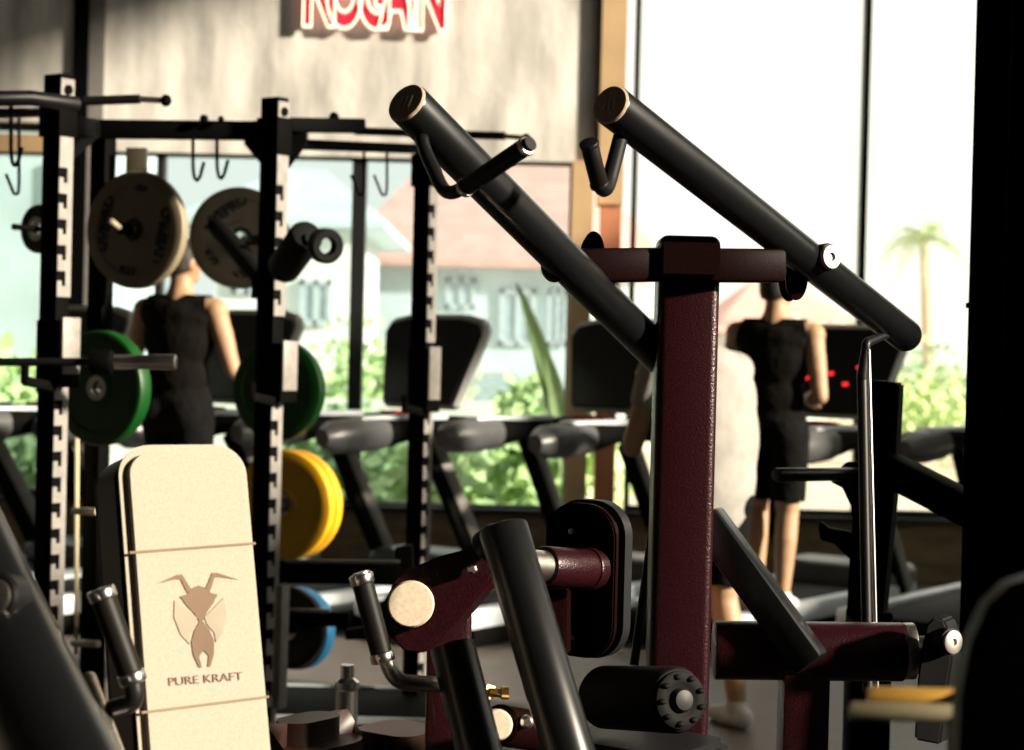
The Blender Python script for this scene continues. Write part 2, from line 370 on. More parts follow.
# handles
def handle(arm, pts, gi, r=.0105, gr=.0135, capm=steel):
    b = NB(); tube(b, pts, r, fil=.045, n=20); h = link('handle', b, black, M, arm)
    p0, p1 = Vector(gi[0]), Vector(gi[1]); d = (p1 - p0).normalized()
    b = NB(); tube(b, [p0, p1], gr, n=24, rnd=.002); link('grip', b, grip, M, h)
    for q, s in ((p0, -1), (p1, 1)):
        b = NB(); tube(b, [q - d * .0015 * s, q + d * s * .007], gr + .0012, n=24, rnd=.002); link('grip_collar', b, capm, M, h)
    return h
handle(aL, [P(421, 132, 2.96), P(424, 150, 2.90), P(446, 196, 2.84), P(468, 186, 2.80), P(531, 143, 2.70)], (P(466, 187, 2.805), P(525, 147, 2.71)))
handle(aR, [P(622, 132, 3.05), P(604, 201, 2.98), P(589, 144, 2.92)], (P(599, 183, 2.962), P(589.5, 146, 2.922)), r=.0125, gr=.014, capm=black)
# right arm pivot bolt
q = P(830, 257, 3.50); n_ = V(.55, -.83, .06).normalized()
b = NB(); lathe(b, q - n_ * .05, n_, [(0, 0), (.024, 0), (.026, .004), (.026, .045), (.024, .049), (0, .049)], 40); pv = link('pivot_boss', b, black, M, aR)
b = NB(); lathe(b, q + n_ * .000, n_, [(.0235, -.002), (.0235, .003), (.021, .006), (.008, .006), (.0075, .001), (0, .001)], 40); link('bolt_cap', b, dullsteel, M, aR)
q = P(797, 266, 3.60); b = NB(); tube(b, [q - n_ * .03, P(826, 258, 3.55)], .020, n=24); link('pivot_axle', b, black, M)
# the thing under the left arm where it crosses
q = P(557, 266, 3.27); b = NB(); lathe(b, q, V(-.6, -.78, -.1), [(0, -.03), (.026, -.03), (.028, .01), (.02, .018), (0, .018)], 32); link('pivot_boss', b, black, M, aL)
# link rods
b = NB(); tube(b, [P(890, 333, 3.80), P(866, 343, 3.72), P(866, 352, 3.72)], .009, fil=.012); link('rod_eye', b, black, M)
rt, rb = P(869, 345, 3.72), P(875, 690, 3.62)
b = NB(); tube(b, [P(866, 345, 3.72), P(862, 378, 3.72)], [.008, .011]); tube(b, [P(862, 372, 3.73), P(868, 692, 3.63)], .0105, n=20); link('link_rod', b, black, M)
b = NB(); tube(b, [P(868.5, 350, 3.70), P(877, 690, 3.60)], .0042, n=16); link('rod_highlight', b, chrome, M)  # thin bright rod added as the highlight along the black link rod
b = NB(); tube(b, [P(656, 505, 3.60), P(634, 665, 3.52)], .0085, n=20); link('link_rod', b, black, M)
# brace, base beam, foot post
b = NB(); bar(b, P(705, 516, 3.50), P(812, 664, 3.42), .058, .062, Z.cross(P(812, 664, 3.42) - P(705, 516, 3.50)).normalized(), .008); link('brace', b, arm_black, M)
b = NB(); tube(b, [P(714, 650, 3.50), P(903, 652, 3.50)], .054, n=40, rnd=.004); link('base_beam', b, maroon, M)
q, q2 = P(903, 651, 3.5), P(914, 651, 3.5)
b = NB(); tube(b, [q, q2], .052, n=40, rnd=.002); link('beam_ring', b, steel, M)
b = NB(); tube(b, [P(914, 655, 3.5), P(945, 655, 3.46)], .035, n=32); link('beam_stub', b, black, M)
b = NB(); q = P(804, 672, 3.5)
box(b, (q.x, q.y, q.z / 2), (.042, .042, q.z / 2), bev=.004); link('foot_post', b, maroon, M)
# end bracket: rounded black plate
b = NB(); pts = [P(*p, 3.38) for p in ((914, 740), (916, 690), (921, 650), (926, 625), (934, 616), (944, 620), (950, 634), (952, 660), (946, 700), (940, 745))]
prism(b, pts, V(.03, .05, 0), .004); br = link('end_bracket', b, black, M)
q = P(953, 642, 3.36); b = NB(); lathe(b, q, V(.45, -.9, .05), [(0, -.03), (.024, -.03), (.024, -.003), (0, -.003)], 36); link('boss', b, black, M, br)
b = NB(); lathe(b, q, V(.5, -.86, .05), [(.021, -.004), (.021, .002), (.018, .004), (.006, .004), (.005, 0), (0, 0)], 36); link('bolt_cap', b, dullsteel, M, br)
# thigh rollers
def roller(c0, c1, r):
    d = (c1 - c0).normalized(); b = NB(); tube(b, [c0, c1], r, n=48, rnd=.014); o = link('thigh_roller', b, rubber, M)
    b = NB(); prof = [(0, .0)]
    lathe(b, c1, d, [(r * .86, -.002), (r * .86, .004), (r * .72, .008), (r * .5, .006), (r * .42, .003), (0, .003)], 40)
    for k in range(9):
        a = 2 * math.pi * k / 9; s = d.orthogonal().normalized(); t = d.cross(s)
        ball(b, c1 + (s * math.cos(a) + t * math.sin(a)) * r * .70 + d * .006, (.008, .008, .005), seg=10)
    link('roller_end_plate', b, rubber, M, o)
    b = NB(); lathe(b, c1, d, [(.020, .0), (.020, .008), (.016, .014), (.006, .016), (0, .016)], 32); link('roller_boss', b, vinyl, M, o)
rA, rB = P(602, 697, 3.28), P(680, 700, 3.06)
roller(rA, rB, .054)
b = NB(); tube(b, [P(640, 700, 3.15), P(700, 703, 3.35)], .015); link('roller_axle', b, black, M)
b = NB(); slab(b, P(640, 752, 3.25), E1, E2, rrect(.26, .22, .05), .05, .012); link('seat_pad', b, vinyl, M)
b = NB(); q = P(650, 765, 3.3); box(b, (q.x, q.y, (q.z - .02) / 2), (.03, .03, (q.z - .02) / 2), bev=.005); link('seat_stem', b, black, M)
b = NB(); box(b, (base.x, base.y, .03), (.32, .05, .03), bev=.006); box(b, (base.x + .1, base.y, .03), (.05, .35, .03), bev=.006); link('foot_frame', b, maroon_flat, M)

# ------------------------------------------------------------------ maroon row machine with chest pad (left of the post)
q = P(455, 640, 3.15); q.z = 0
N = thing('chest_pad_row_machine', 'low maroon gym machine with round beige cap, steel sleeved shaft and oval chest pad', 'gym machine', q)
def PP(pts, d): return [P(x, y, d) for x, y in pts]
b = NB(); prism(b, PP([(389, 618), (387, 598), (393, 580), (405, 570), (440, 556), (470, 548), (484, 547), (491, 553), (494, 568), (490, 582), (478, 596), (456, 622), (436, 644), (420, 654), (404, 652), (394, 642)], 3.02), V(.02, .045, 0), .004)
lp = link('lever_plate', b, maroon, N)
n1 = V(.05, -.95, .12).normalized(); q = P(411, 605, 2.97)
b = NB(); lathe(b, q, n1, [(0, -.05), (.037, -.05), (.039, -.045), (.039, -.003), (0, -.003)], 40); link('cap_housing', b, maroon_flat, N, lp)
b = NB(); lathe(b, P(411, 604, 2.965), n1, [(.0345, -.006), (.0365, .0), (.034, .005), (0, .006)], 48); link('round_cap', b, capmetal, N, lp)
b = NB(); lathe(b, P(472, 569, 3.00), n1, [(.0085, -.01), (.0085, .006), (.005, .009), (0, .009)], 6); link('bolt', b, steel, N, lp)
s0, s1 = P(480, 562, 3.06), P(602, 570, 3.30)
def along(t): return s0.lerp(s1, t)
b = NB(); tube(b, [along(-.06), along(.08)], .027, n=36); link('shaft_collar', b, maroon, N)
b = NB(); tube(b, [along(.06), along(.52)], .0265, n=36); link('steel_sleeve', b, steel, N)
b = NB(); tube(b, [along(.50), along(.95)], .034, n=36, rnd=.004); link('shaft', b, maroon, N)
b = NB(); tube(b, [along(.86), along(.90)], .037, n=36, rnd=.002); link('shaft_collar', b, maroon, N)
pcn = P(581, 580, 3.36)
b = NB(); slab(b, pcn, E1, Z, rrect(.148, .272, .060, 8), .014, .003); cp = link('pad_plate', b, maroon_flat, N)
for yy in (531, 637):
    b = NB(); lathe(b, P(574, yy, 3.36) - E2 * .008, -E2, [(.0055, 0), (.0055, .003), (.003, .005), (0, .005)], 16); link('bolt', b, steel, N, cp)
b = NB(); slab(b, pcn + E2 * .032 + V(0, 0, .001), E1, Z, rrect(.155, .280, .062, 8), .048, .012); link('chest_pad', b, vinyl, N)
b = NB(); prism(b, PP([(540, 590), (566, 590), (566, 655), (545, 655)], 3.30), V(.01, .03, 0), .003); link('pad_bracket', b, maroon_flat, N)
def post(px, pyt, d, hw, m=maroon, name='post', T=N):
    q = P(px, pyt, d); b = NB(); box(b, (q.x, q.y, q.z / 2), (hw, hw, q.z / 2), bev=hw * .2); return link(name, b, m, T)
post(450, 612, 3.16, .036); post(546, 600, 3.40, .022, maroon_flat)
# big swinging tube
b = NB(); t0, t1 = P(503, 528, 2.86), P(592, 830, 2.68)
dd = (t1 - t0).normalized(); tube(b, [t0, t1], .0375, n=48, rnd=.004); sa = link('swing_arm', b, arm_black, N)
b = NB(); tube(b, [P(482, 549, 3.0), P(500, 536, 2.98)], .026, n=32, rnd=.006); link('arm_socket', b, black, N, sa)
def stand(p, T, other, r=.032):
    b = NB(); box(b, (p.x, p.y, (p.z + .03) / 2), (r, r, (p.z + .03) / 2), bev=.006); link('arm_stand', b, black, T)
    b = NB(); bar(b, (p.x, p.y, .03), (other.x, other.y, .03), .06, .05, Z, .004); link('foot_rail', b, black, T)
stand(t1, N, N.location)
# lower pin
b = NB(); lathe(b, P(497, 725, 2.88), n1, [(0, -.03), (.022, -.03), (.024, -.002), (.021, .003), (0, .004)], 40); link('round_cap', b, capmetal, N)
b = NB(); tube(b, [P(483, 693, 2.95), P(490, 692, 2.93)], .012, n=6); tube(b, [P(490, 692, 2.93), P(500, 693, 2.93), P(502, 693, 2.93), P(509, 693, 2.93)], [.007, .007, .010, .010], n=18); link('adjusting_pin', b, brass, N)
b = NB(); lathe(b, P(527, 722, 2.9), n1, [(.010, -.02), (.010, .004), (.006, .008), (0, .008)], 20); link('bolt', b, steel, N)
b = NB(); tube(b, [P(500, 725, 2.92), P(560, 735, 3.1)], .032, n=24); link('lower_shaft', b, maroon_flat, N)
b = NB(); q = P(455, 640, 3.15); box(b, (q.x, q.y, .03), (.30, .05, .03), bev=.006); link('foot_frame', b, maroon_flat, N)
for px_ in (592, 527):
    pass

# ------------------------------------------------------------------ press machine with canvas covered backrest
bb, th = R(34), R(14)
hn = V(math.sin(bb), -math.cos(bb), 0); pu = V(math.cos(bb), math.sin(bb), 0)
pv_ = (Z * math.cos(th) - hn * math.sin(th)).normalized(); pn = pu.cross(pv_).normalized()
pt = P(183, 444, 2.72)                       # middle of the pad's top edge
PK = 2.72 / 3.42; Hn = .86 * PK; Wd = .248 * PK
q = V(pt.x, pt.y, 0) + hn * .15
K = thing('seated_press_machine', 'press machine with tall cream canvas backrest printed with a brown insect emblem', 'gym machine', q)
pcx = pt - pv_ * (Hn / 2)
def padshape(grow=0.0):
    w2, h2, r_ = Wd / 2 + grow, Hn / 2 + grow, .062 * PK
    out = []
    for cx, a0 in ((w2 - r_, 0), (-w2 + r_, 90)):
        for k in range(9):
            a = R(a0 + 90 * k / 8); out.append((cx + r_ * math.cos(a), h2 - r_ * .9 + r_ * .9 * math.sin(a)))
    out += [(-w2, -h2), (w2, -h2)]
    return out
b = NB(); slab(b, pcx - pn * .066, pu, pv_, padshape(-.004), .092, .012); bk = link('backrest', b, darkpad, K)
b = NB(); slab(b, pcx - pn * .007, pu, pv_, padshape(), .028, .012); cv = link('canvas_cover', b, cream, K, bk)
for dv in (.186 * PK, .462 * PK):
    b = NB(); bar(b, pcx + pu * (-Wd / 2 + .002) + pv_ * (Hn / 2 - dv - .006) + pn * .0075, pcx + pu * (Wd / 2 - .002) + pv_ * (Hn / 2 - dv + .0) + pn * .0075, .0035, .003, pv_, 0)
    link('seam', b, creamseam, K, cv)
# insect emblem in pad coordinates: unit u right, v up, metres
ec = pcx + pv_ * (Hn / 2 - .294 * PK) + pn * .0075 + pu * .002
def emb(pts, m, name='emblem'):
    b = NB(); s = .00162 * PK; slab(b, ec, pu, pv_, [(x * s * 1.12, y * s) for x, y in pts], .0022); link(name, b, m, K, cv)
def mir(p): return [(-x, y) for x, y in p][::-1]
ant = [(-43, 27), (-22, 35.5), (-16, 36), (-8, 20), (-11, 14), (-14, 20), (-18, 30.5), (-23, 31)]
emb(ant, ink); emb(mir(ant), ink)
emb([(-20, 12), (-13, 14), (-7, 20), (0, 23), (7, 20), (13, 14), (20, 12), (14, 2), (6, -8), (2, -16), (-2, -16), (-6, -8), (-14, 2)], ink)
emb([(-1.5, -16), (1.5, -16), (8, -26), (12, -38), (11, -52), (6, -66), (3, -66), (5, -54), (0, -48), (-5, -54), (-3, -66), (-6, -66), (-11, -52), (-12, -38), (-8, -26)], ink)
wing = [(-4, -12), (-26, 8), (-28, -10), (-22, -30), (-14, -40), (-13, -30), (-6, -20)]
emb(wing, inkpale); emb(mir(wing), inkpale)
bm = textmesh('PURE KRAFT', .0255 * PK, ec - pv_ * .128 * PK - pu * .0, pu * 1.0, pv_ * .8, .0012); link('lettering', bm, ink, K, cv)
# frame behind the pad
b = NB(); c0 = pt - pv_ * .02 - pn * .14 - pu * .045; bar(b, c0, c0 - pv_ * .98, .06, .05, pu, .006); link('backrest_frame', b, maroon_flat, K)
b = NB(); q = V(pt.x, pt.y, 0); box(b, (q.x, q.y, .04), (.30, .06, .04), bev=.01); link('foot_frame', b, black, K)
# seat in front of the backrest
b = NB(); slab(b, pcx - pv_ * (Hn / 2 - .02) + hn * .21, pu, hn, rrect(.30, .34, .06), .06, .015); link('seat', b, vinyl, K)
b = NB(); q = pcx - pv_ * (Hn / 2 - .02) + hn * .21; box(b, (q.x, q.y, (q.z - .03) / 2), (.03, .03, (q.z - .03) / 2), bev=.005); link('seat_stem', b, black, K)
# handle arms either side
def press_arm(arm_pts, ar, hpts, g0, g1):
    b = NB(); tube(b, arm_pts, ar, n=40, rnd=.003); a = link('press_arm', b, arm_black if ar > .03 else steel, K)
    b = NB(); tube(b, hpts, .0125, fil=.05, n=24); h = link('handle', b, steel if ar > .03 else black, K, a)
    d = (g1 - g0).normalized()
    b = NB(); tube(b, [g0, g1], .0165, n=28); link('grip', b, grip, K, h)
    for p, s in ((g0, -1), (g1, 1)):
        b = NB(); tube(b, [p, p + d * s * .016], .0185, n=28, rnd=.003); link('grip_collar', b, chrome, K, h)
press_arm([P(452, 645, 2.88), P(484, 770, 2.82), P(500, 850, 2.76)], .0345,
          [P(361, 572, 2.86), P(384, 655, 2.86), P(396, 682, 2.86), P(444, 685, 2.92)], P(363, 584, 2.86), P(381, 652, 2.86))
press_arm([P(82, 678, 2.50), P(118, 775, 2.44), P(140, 850, 2.38)], .0185,
          [P(101, 588, 2.46), P(132, 678, 2.46), P(136, 702, 2.46), P(98, 714, 2.50)], P(104, 600, 2.46), P(130, 672, 2.46))

stand(P(500, 850, 2.76), K, K.location); stand(P(140, 850, 2.38), K, K.location, .02)

# ------------------------------------------------------------------ near black machine arm, bottom left
q = P(20, 740, 2.2); q.z = 0
G = thing('near_lever_machine', 'thick out of focus black machine arm with bolt disc in the lower left corner', 'gym machine', q)
b = NB(); tube(b, [P(-62, 490, 2.45), P(84, 800, 2.2), P(132, 900, 2.12)], .060, n=48, rnd=.006); ga = link('lever_arm', b, arm_black, G)
n2 = V(-.35, -.9, .2).normalized(); q = P(-3, 597, 2.29)
b = NB(); lathe(b, q, n2, [(0, -.03), (.030, -.03), (.030, -.002), (.026, .002), (0, .002)], 40); link('boss', b, black, G, ga)
b = NB(); lathe(b, q, n2, [(.021, 0), (.021, .006), (.017, .008), (0, .008)], 40); link('bolt_disc', b, steel, G, ga)
b = NB(); q = P(132, 900, 2.12); box(b, (q.x, q.y, q.z / 2), (.05, .05, q.z / 2), bev=.01); link('foot_post', b, black, G)
b = NB(); box(b, (q.x - .1, q.y, .03), (.35, .05, .03), bev=.006); link('foot_frame', b, black, G)

# ------------------------------------------------------------------ small seats along the bottom edge
def seat(px, py, d, w, label, stem=None):
    c = P(px, py, d); t = thing('adjustable_seat', label, 'seat', V(c.x, c.y, 0))
    b = NB(); slab(b, c - Z * .03, E1, E2, rrect(w, .24, .085), .13, .045); link('seat_pad', b, darkpad, t)
    b = NB(); tube(b, [V(c.x, c.y, 0), V(c.x, c.y, c.z - .05)], .02, n=20); link('seat_stem', b, chrome, t)
    b = NB(); lathe(b, V(c.x, c.y, 0), Z, [(0, 0), (.16, 0), (.16, .015), (.04, .03), (0, .03)], 32); link('foot_plate', b, black, t)
seat(308, 735, 3.75, .17, 'rounded dark seat at the bottom edge just right of the cream backrest')
seat(400, 745, 3.9, .24, 'wider rounded dark seat at the bottom edge below the steel ended handle')
c = P(347, 690, 4.5)
t = thing('chrome_seat_post', 'short chrome telescopic post standing behind the low dark seats', 'post', V(c.x, c.y, 0))
b = NB(); tube(b, [V(c.x, c.y, 0), c + Z * .02], .026, n=28); link('sleeve', b, steel, t)
b = NB(); lathe(b, c, Z, [(.026, 0), (.029, .004), (.029, .02), (.016, .03), (.016, .06), (0, .06)], 28); link('collar', b, chrome, t)

# ------------------------------------------------------------------ amber topped bar and dark pad, near right
c = P(900, 700, 1.75)
t = thing('near_handle_bar', 'blurred amber and cream horizontal bar close up in the lower right', 'handle bar', V(c.x + .08, c.y, 0))
b = NB(); tube(b, [P(868, 697, 1.78), P(962, 699, 1.78)], .0100, n=28, rnd=.003); link('amber_bar', b, goldbar, t)
b = NB(); tube(b, [P(850, 711, 1.70), P(975, 714, 1.70)], .0084, n=28, rnd=.003); link('cream_bar', b, creambar, t)
b = NB(); q = P(975, 706, 1.74); box(b, (q.x, q.y, q.z / 2), (.012, .06, q.z / 2 + .008), bev=.004); link('upright', b, black, t)
b = NB(); box(b, (q.x, q.y, .02), (.14, .16, .02), bev=.006); link('foot_plate', b, black, t)
c = P(1035, 720, 1.5)
t = thing('near_machine_pad', 'blurred curved black pad cut off by the lower right edge of the photo', 'gym machine', V(c.x, c.y, 0))
b = NB(); prism(b, PP([(968, 900), (962, 760), (964, 700), (974, 645), (992, 606), (1014, 586), (1040, 578), (1090, 580), (1110, 900)], 1.5), V(.0, .05, 0), .012); link('pad', b, vinyl, t)
b = NB(); q = P(1060, 880, 1.56); box(b, (q.x, q.y, (q.z + .05) / 2), (.03, .02, (q.z + .05) / 2), bev=.005); link('upright', b, black, t)
b = NB(); box(b, (q.x, q.y, .02), (.12, .15, .02), bev=.006); link('foot_plate', b, black, t)

# ------------------------------------------------------------------ black machine with pegs behind the right link rod
q = P(884, 600, 4.6); q.z = 0
B4 = thing('plate_loaded_machine', 'black upright gym machine with plate pegs standing behind the thin steel rod', 'gym machine', q)
b = NB(); tp = P(883, 380, 4.6)
pts = [P(870, 380, 4.6), P(899, 383, 4.6), P(896, 440, 4.6), P(893, 500, 4.6), P(882, 618, 4.6), P(846, 618, 4.6), P(850, 540, 4.6), P(858, 480, 4.6), P(864, 440, 4.6)]
prism(b, pts, V(.03, .08, 0), .006); link('upright', b, rackblack, B4)
b = NB(); q1 = P(864, 620, 4.6); box(b, (q1.x + .02, q1.y + .04, (q1.z + .02) / 2), (.05, .05, (q1.z + .02) / 2), bev=.008); link('base_post', b, rackblack, B4)
b = NB(); box(b, (q1.x + .02, q1.y + .04, .03), (.30, .06, .03), bev=.008); link('foot_frame', b, rackblack, B4)
b = NB(); tube(b, [P(776, 475, 4.45), P(858, 474, 4.62)], .0165, n=24, rnd=.004); link('plate_peg', b, arm_black, B4)
b = NB(); prism(b, PP([(838, 470), (846, 462), (858, 462), (866, 470), (866, 530), (854, 528), (850, 505), (842, 488), (830, 482)], 4.62), V(.01, .03, 0), .003); link('peg_bracket', b, rackblack, B4)
b = NB(); prism(b, PP([(818, 524), (822, 522), (828, 528), (850, 532), (862, 545), (862, 570), (846, 556), (834, 544), (820, 540)], 4.6), V(.01, .04, 0), .003); link('lower_hook', b, rackblack, B4)
b = NB(); bar(b, P(884, 466, 4.62), P(1010, 530, 4.4), .075, .08, Z, .008); link('diagonal_beam', b, rackblack, B4)
b = NB(); q = P(985, 520, 4.45); box(b, (q.x, q.y, q.z / 2), (.04, .04, q.z / 2), bev=.008); link('rear_post', b, rackblack, B4)

# ------------------------------------------------------------------ power rack
U = {1: (59, 75, 6.1), 2: (275, 98, 6.6), 3: (427, 137, 7.6), 4: (104, 122, 7.0)}
q = P(275, 700, 6.6); q.z = 0
RK = thing('power_rack', 'black steel power rack whose uprights carry pale slotted faces and barbell hooks', 'squat rack', q)
UW, UD = .04, .028
UT = {}
for k, (px, py, d) in U.items():
    tp = P(px, py, d); UT[k] = tp
    b = NB(); box(b, (tp.x, tp.y, tp.z / 2), (UW, UD, tp.z / 2), (E1, E2, Z), .003)
    u = link('upright', b, rackblack, RK)
    # foot
    b = NB(); box(b, (tp.x, tp.y, .006), (.08, .07, .006), (E1, E2, Z), .002); link('foot_plate', b, rackblack, RK, u)
    if k == 4: continue
    # slotted face: hook-shaped slots cut from the front edge (pale face between them)
    b = NB(); pitch = {1: .0825, 2: .0905, 3: .0915}[k]; z = .10; ztop = tp.z - .22
    c0 = V(tp.x, tp.y, 0) + E1 * (UW + .002); sw = UD * 2
    def sb(y0, y1, z0, z1): box(b, c0 + E2 * ((y0 + y1) / 2) + Z * ((z0 + z1) / 2), (.002, (y1 - y0) / 2, (z1 - z0) / 2), (E1, E2, Z))
    zz = {1: 1.43, 2: 1.38, 3: 1.32}[k]
    while z + pitch < ztop:
        if zz - .11 < z < zz + .13:
            if len(b.verts): link('slotted_face', b, strip, RK, u); b = NB()
            z += pitch; continue
        sb(-UD, UD, z, z + pitch * .42)                       # full band
        sb(-UD + .034, UD, z + pitch * .42, z + pitch)        # back web
        sb(-UD, -UD + .018, z + pitch * .42, z + pitch * .62) # lip in front of the drop
        z += pitch
    sb(-UD, UD, z, ztop + .06)
    link('slotted_face', b, strip, RK, u)
    b = NB(); box(b, c0 + Z * (tp.z - .045), (.002, UD, .030), (E1, E2, Z), 0); tabs = link('bolt_tab', b, strip, RK, u)
    b = NB(); lathe(b, c0 + E1 * .002 + Z * (tp.z - .05), E1, [(.016, 0), (.016, .006), (0, .006)], 16); link('bolt', b, rackblack, RK, u)
    b = NB(); box(b, V(tp.x, tp.y, tp.z - .135) , (UW + .01, UD + .01, .065), (E1, E2, Z), .004); link('beam_clamp', b, rackblack, RK, u)
# beams
def rbar(name, p0, p1, w=.07, h=.07, m=rackblack):
    b = NB(); bar(b, p0, p1, w, h, Z, .004); return link(name, b, m, RK)
rbar('top_beam', P(84, 129, 6.66), P(262, 131, 6.66), .062)
rbar('top_beam', P(286, 125, 6.66), P(360, 126, 6.9), .05)
rbar('top_beam', P(290, 144, 6.8), P(418, 149, 7.55), .035)
rbar('top_beam', P(75, 126, 6.12), P(92, 128, 6.7), .06)
rbar('cross_brace', P(262, 128, 6.7), P(300, 133, 7.9), .05)
b = NB(); prism(b, [P(70, 145, 6.15), P(98, 122, 6.5), P(98, 135, 6.5), P(70, 160, 6.15)], V(0, .04, 0), .003); link('gusset', b, rackblack, RK)
for px, dd_ in ((244, -1), (306, 1)):
    b = NB(); prism(b, [P(274, 128, 6.68), P(px, 132, 6.68), P(px, 144, 6.68), P(264 if dd_ < 0 else 288, 168, 6.68), P(274, 168, 6.68)], V(0, .03, 0), .002); link('gusset', b, rackblack, RK)
# pull up tubes
b = NB(); tube(b, [P(-40, 99, 5.75), P(30, 98, 5.85), P(76, 104, 6.0)], .024, n=24); link('pull_up_bar', b, black, RK)
b = NB(); tube(b, [P(-20, 114, 6.2), P(50, 112, 6.2)], .016, n=24); link('pull_up_bar', b, greyplastic, RK)
b = NB(); tube(b, [P(84, 101, 6.1), P(140, 99, 6.1)], .015, n=24); pb = link('pull_up_handle', b, black, RK)
b = NB(); tube(b, [P(138, 99, 6.1), P(164, 100.5, 6.1)], .010, n=20); link('steel_tip', b, steel, RK, pb)
b = NB(); ball(b, P(166, 100.5, 6.1), (.018, .018, .02)); link('end_stop', b, rackblack, RK, pb)
b = NB(); tube(b, [P(355, 131, 7.6), P(505, 136, 7.4)], .016, n=24); pb = link('pull_up_handle', b, black, RK)
b = NB(); tube(b, [P(503, 136, 7.4), P(524, 138, 7.38)], .010, n=20); link('steel_tip', b, steel, RK, pb)
b = NB(); ball(b, P(526, 138.5, 7.38), (.018, .018, .02)); link('end_stop', b, rackblack, RK, pb)
for px, py, d, r in ((204, 119, 6.6, .016), (221, 119, 6.6, .011), (334, 117, 6.8, .018)):
    b = NB(); ball(b, P(px, py, d), (r, r, r), seg=12); link('beam_bolt', b, rackblack, RK)
# barbell hooks on the uprights
def jcup(px, py0, py1, d, w, pale, paleW):
    m_ = P(px, (py0 + py1) / 2, d); h = abs(P(px, py0, d).z - P(px, py1, d).z)
    b = NB(); box(b, m_, (w / 2, .042, h / 2), (E1, E2, Z), .004)
    j = link('barbell_hook', b, rackblack, RK)
    b = NB(); box(b, m_ + E1 * (w / 2 + .002) + Z * (h * .12), (.003, .036, h * .42), (E1, E2, Z), .001); link('wear_plate', b, strip, RK, j)
    b = NB(); bar(b, m_ - Z * (h / 2) + E1 * .02 - E2 * .03, m_ - Z * (h / 2 - .02) + E1 * .02 - E2 * .15, .03, .025, Z, .003)
    bar(b, m_ - Z * (h / 2 - .01) + E1 * .02 - E2 * .15, m_ - Z * (h / 2 - .07) + E1 * .02 - E2 * .15, .03, .02, Y, .003)
    link('hook_arm', b, rackblack, RK, j)
jcup(58, 320, 387, 6.05, .115, 0, 0)
jcup(278, 343, 402, 6.58, .105, 0, 0)
jcup(424, 349, 412, 7.55, .10, 0, 0)
# low side: spotter rail, storage pins and lower frame
rbar('low_rail', P(262, 571, 6.7), P(400, 574, 6.75), .075, .07)
rbar('rail_liner', P(285, 561, 6.6), P(400, 562, 6.6), .012, .02, strip)
b = NB(); prism(b, PP([(395, 548), (412, 545), (414, 585), (372, 640), (345, 640), (345, 630), (362, 628), (392, 590)], 6.75), V(0, .05, 0), .003); link('spotter_hook', b, rackblack, RK)
rbar('low_beam', P(268, 618, 6.75), P(350, 619, 6.75), .05, .05)
rbar('beam_liner', P(282, 610, 6.68), P(330, 611, 6.68), .012, .03, strip)
rbar('storage_post', P(283, 585, 6.5), P(279, 708, 6.5), .045, .03, strip)
for py in (511, 643):
    b = NB(); tube(b, [P(73, py, 6.25), P(98, py + 1, 6.1)], .012, n=16, rnd=.002); link('storage_pin', b, creambar, RK)
b = NB(); bar(b, P(91, 448, 7.2), P(90, 655, 7.2), .035, .03, X, .002); link('rear_slim_post', b, creamtrim, RK)
b = NB(); bar(b, P(77.5, 430, 7.0), P(76, 655, 7.0), .012, .02, X, .001); link('rear_slim_post', b, creamtrim, RK)

# black foot rails of a lifting platform with light edges
c = P(345, 700, 7.2)
b = NB(); box(b, (c.x + .02, 7.4, .03), (.50, .33, .03), bev=.004); pf = single('lifting_platform', b, rackblack, 'low black lifting platform with silver edging on the floor under the rack', 'platform')
b = NB()
for y_ in (7.07, 7.73): box(b, (c.x + .02, y_, .055), (.50, .012, .012))
link('edge_strip', b, whitemetal, parent=pf, off=pf.location.copy())

# ------------------------------------------------------------------ hanging hooks
def hook(px, py0, py1, d, label, hw=9):
    b = NB()
    tube(b, [P(px, py0, d), P(px, py1 - 12, d), P(px + 1.5, py1 - 3, d), P(px + 4, py1, d), P(px + 7, py1 - 4, d), P(px + hw + 2, py1 - 19, d)], .0062, fil=.02, n=12)
    single('rack_hook', b, rackblack, label, 'hook', 'bent steel hooks hanging from the rack')
hook(193, 137, 181, 6.6, 'left black hook of the pair hanging over the cream round plates')
hook(217, 137, 179, 6.6, 'right black hook of the pair hanging over the cream round plates')
hook(11, 99, 166, 5.88, 'thick near hook hanging at the left picture edge')
def hookm(px, py0, py1, d, label):
    b = NB()
    tube(b, [P(px, py0, d), P(px, py1 - 8, d), P(px - 1, py1, d), P(px - 5, py1, d), P(px - 13, py1 - 20, d)], .0055, fil=.02, n=12)
    single('rack_hook', b, rackblack, label, 'hook', 'bent steel hooks hanging from the rack')
hookm(19, 112, 194, 6.4, 'thin long hook hanging at far left beside the rack upright')
hookm(364, 146, 195, 7.5, 'left hook of the pair in front of the dark window bar')
hookm(387, 146, 195, 7.5, 'right hook of the pair beside the dark window bar')

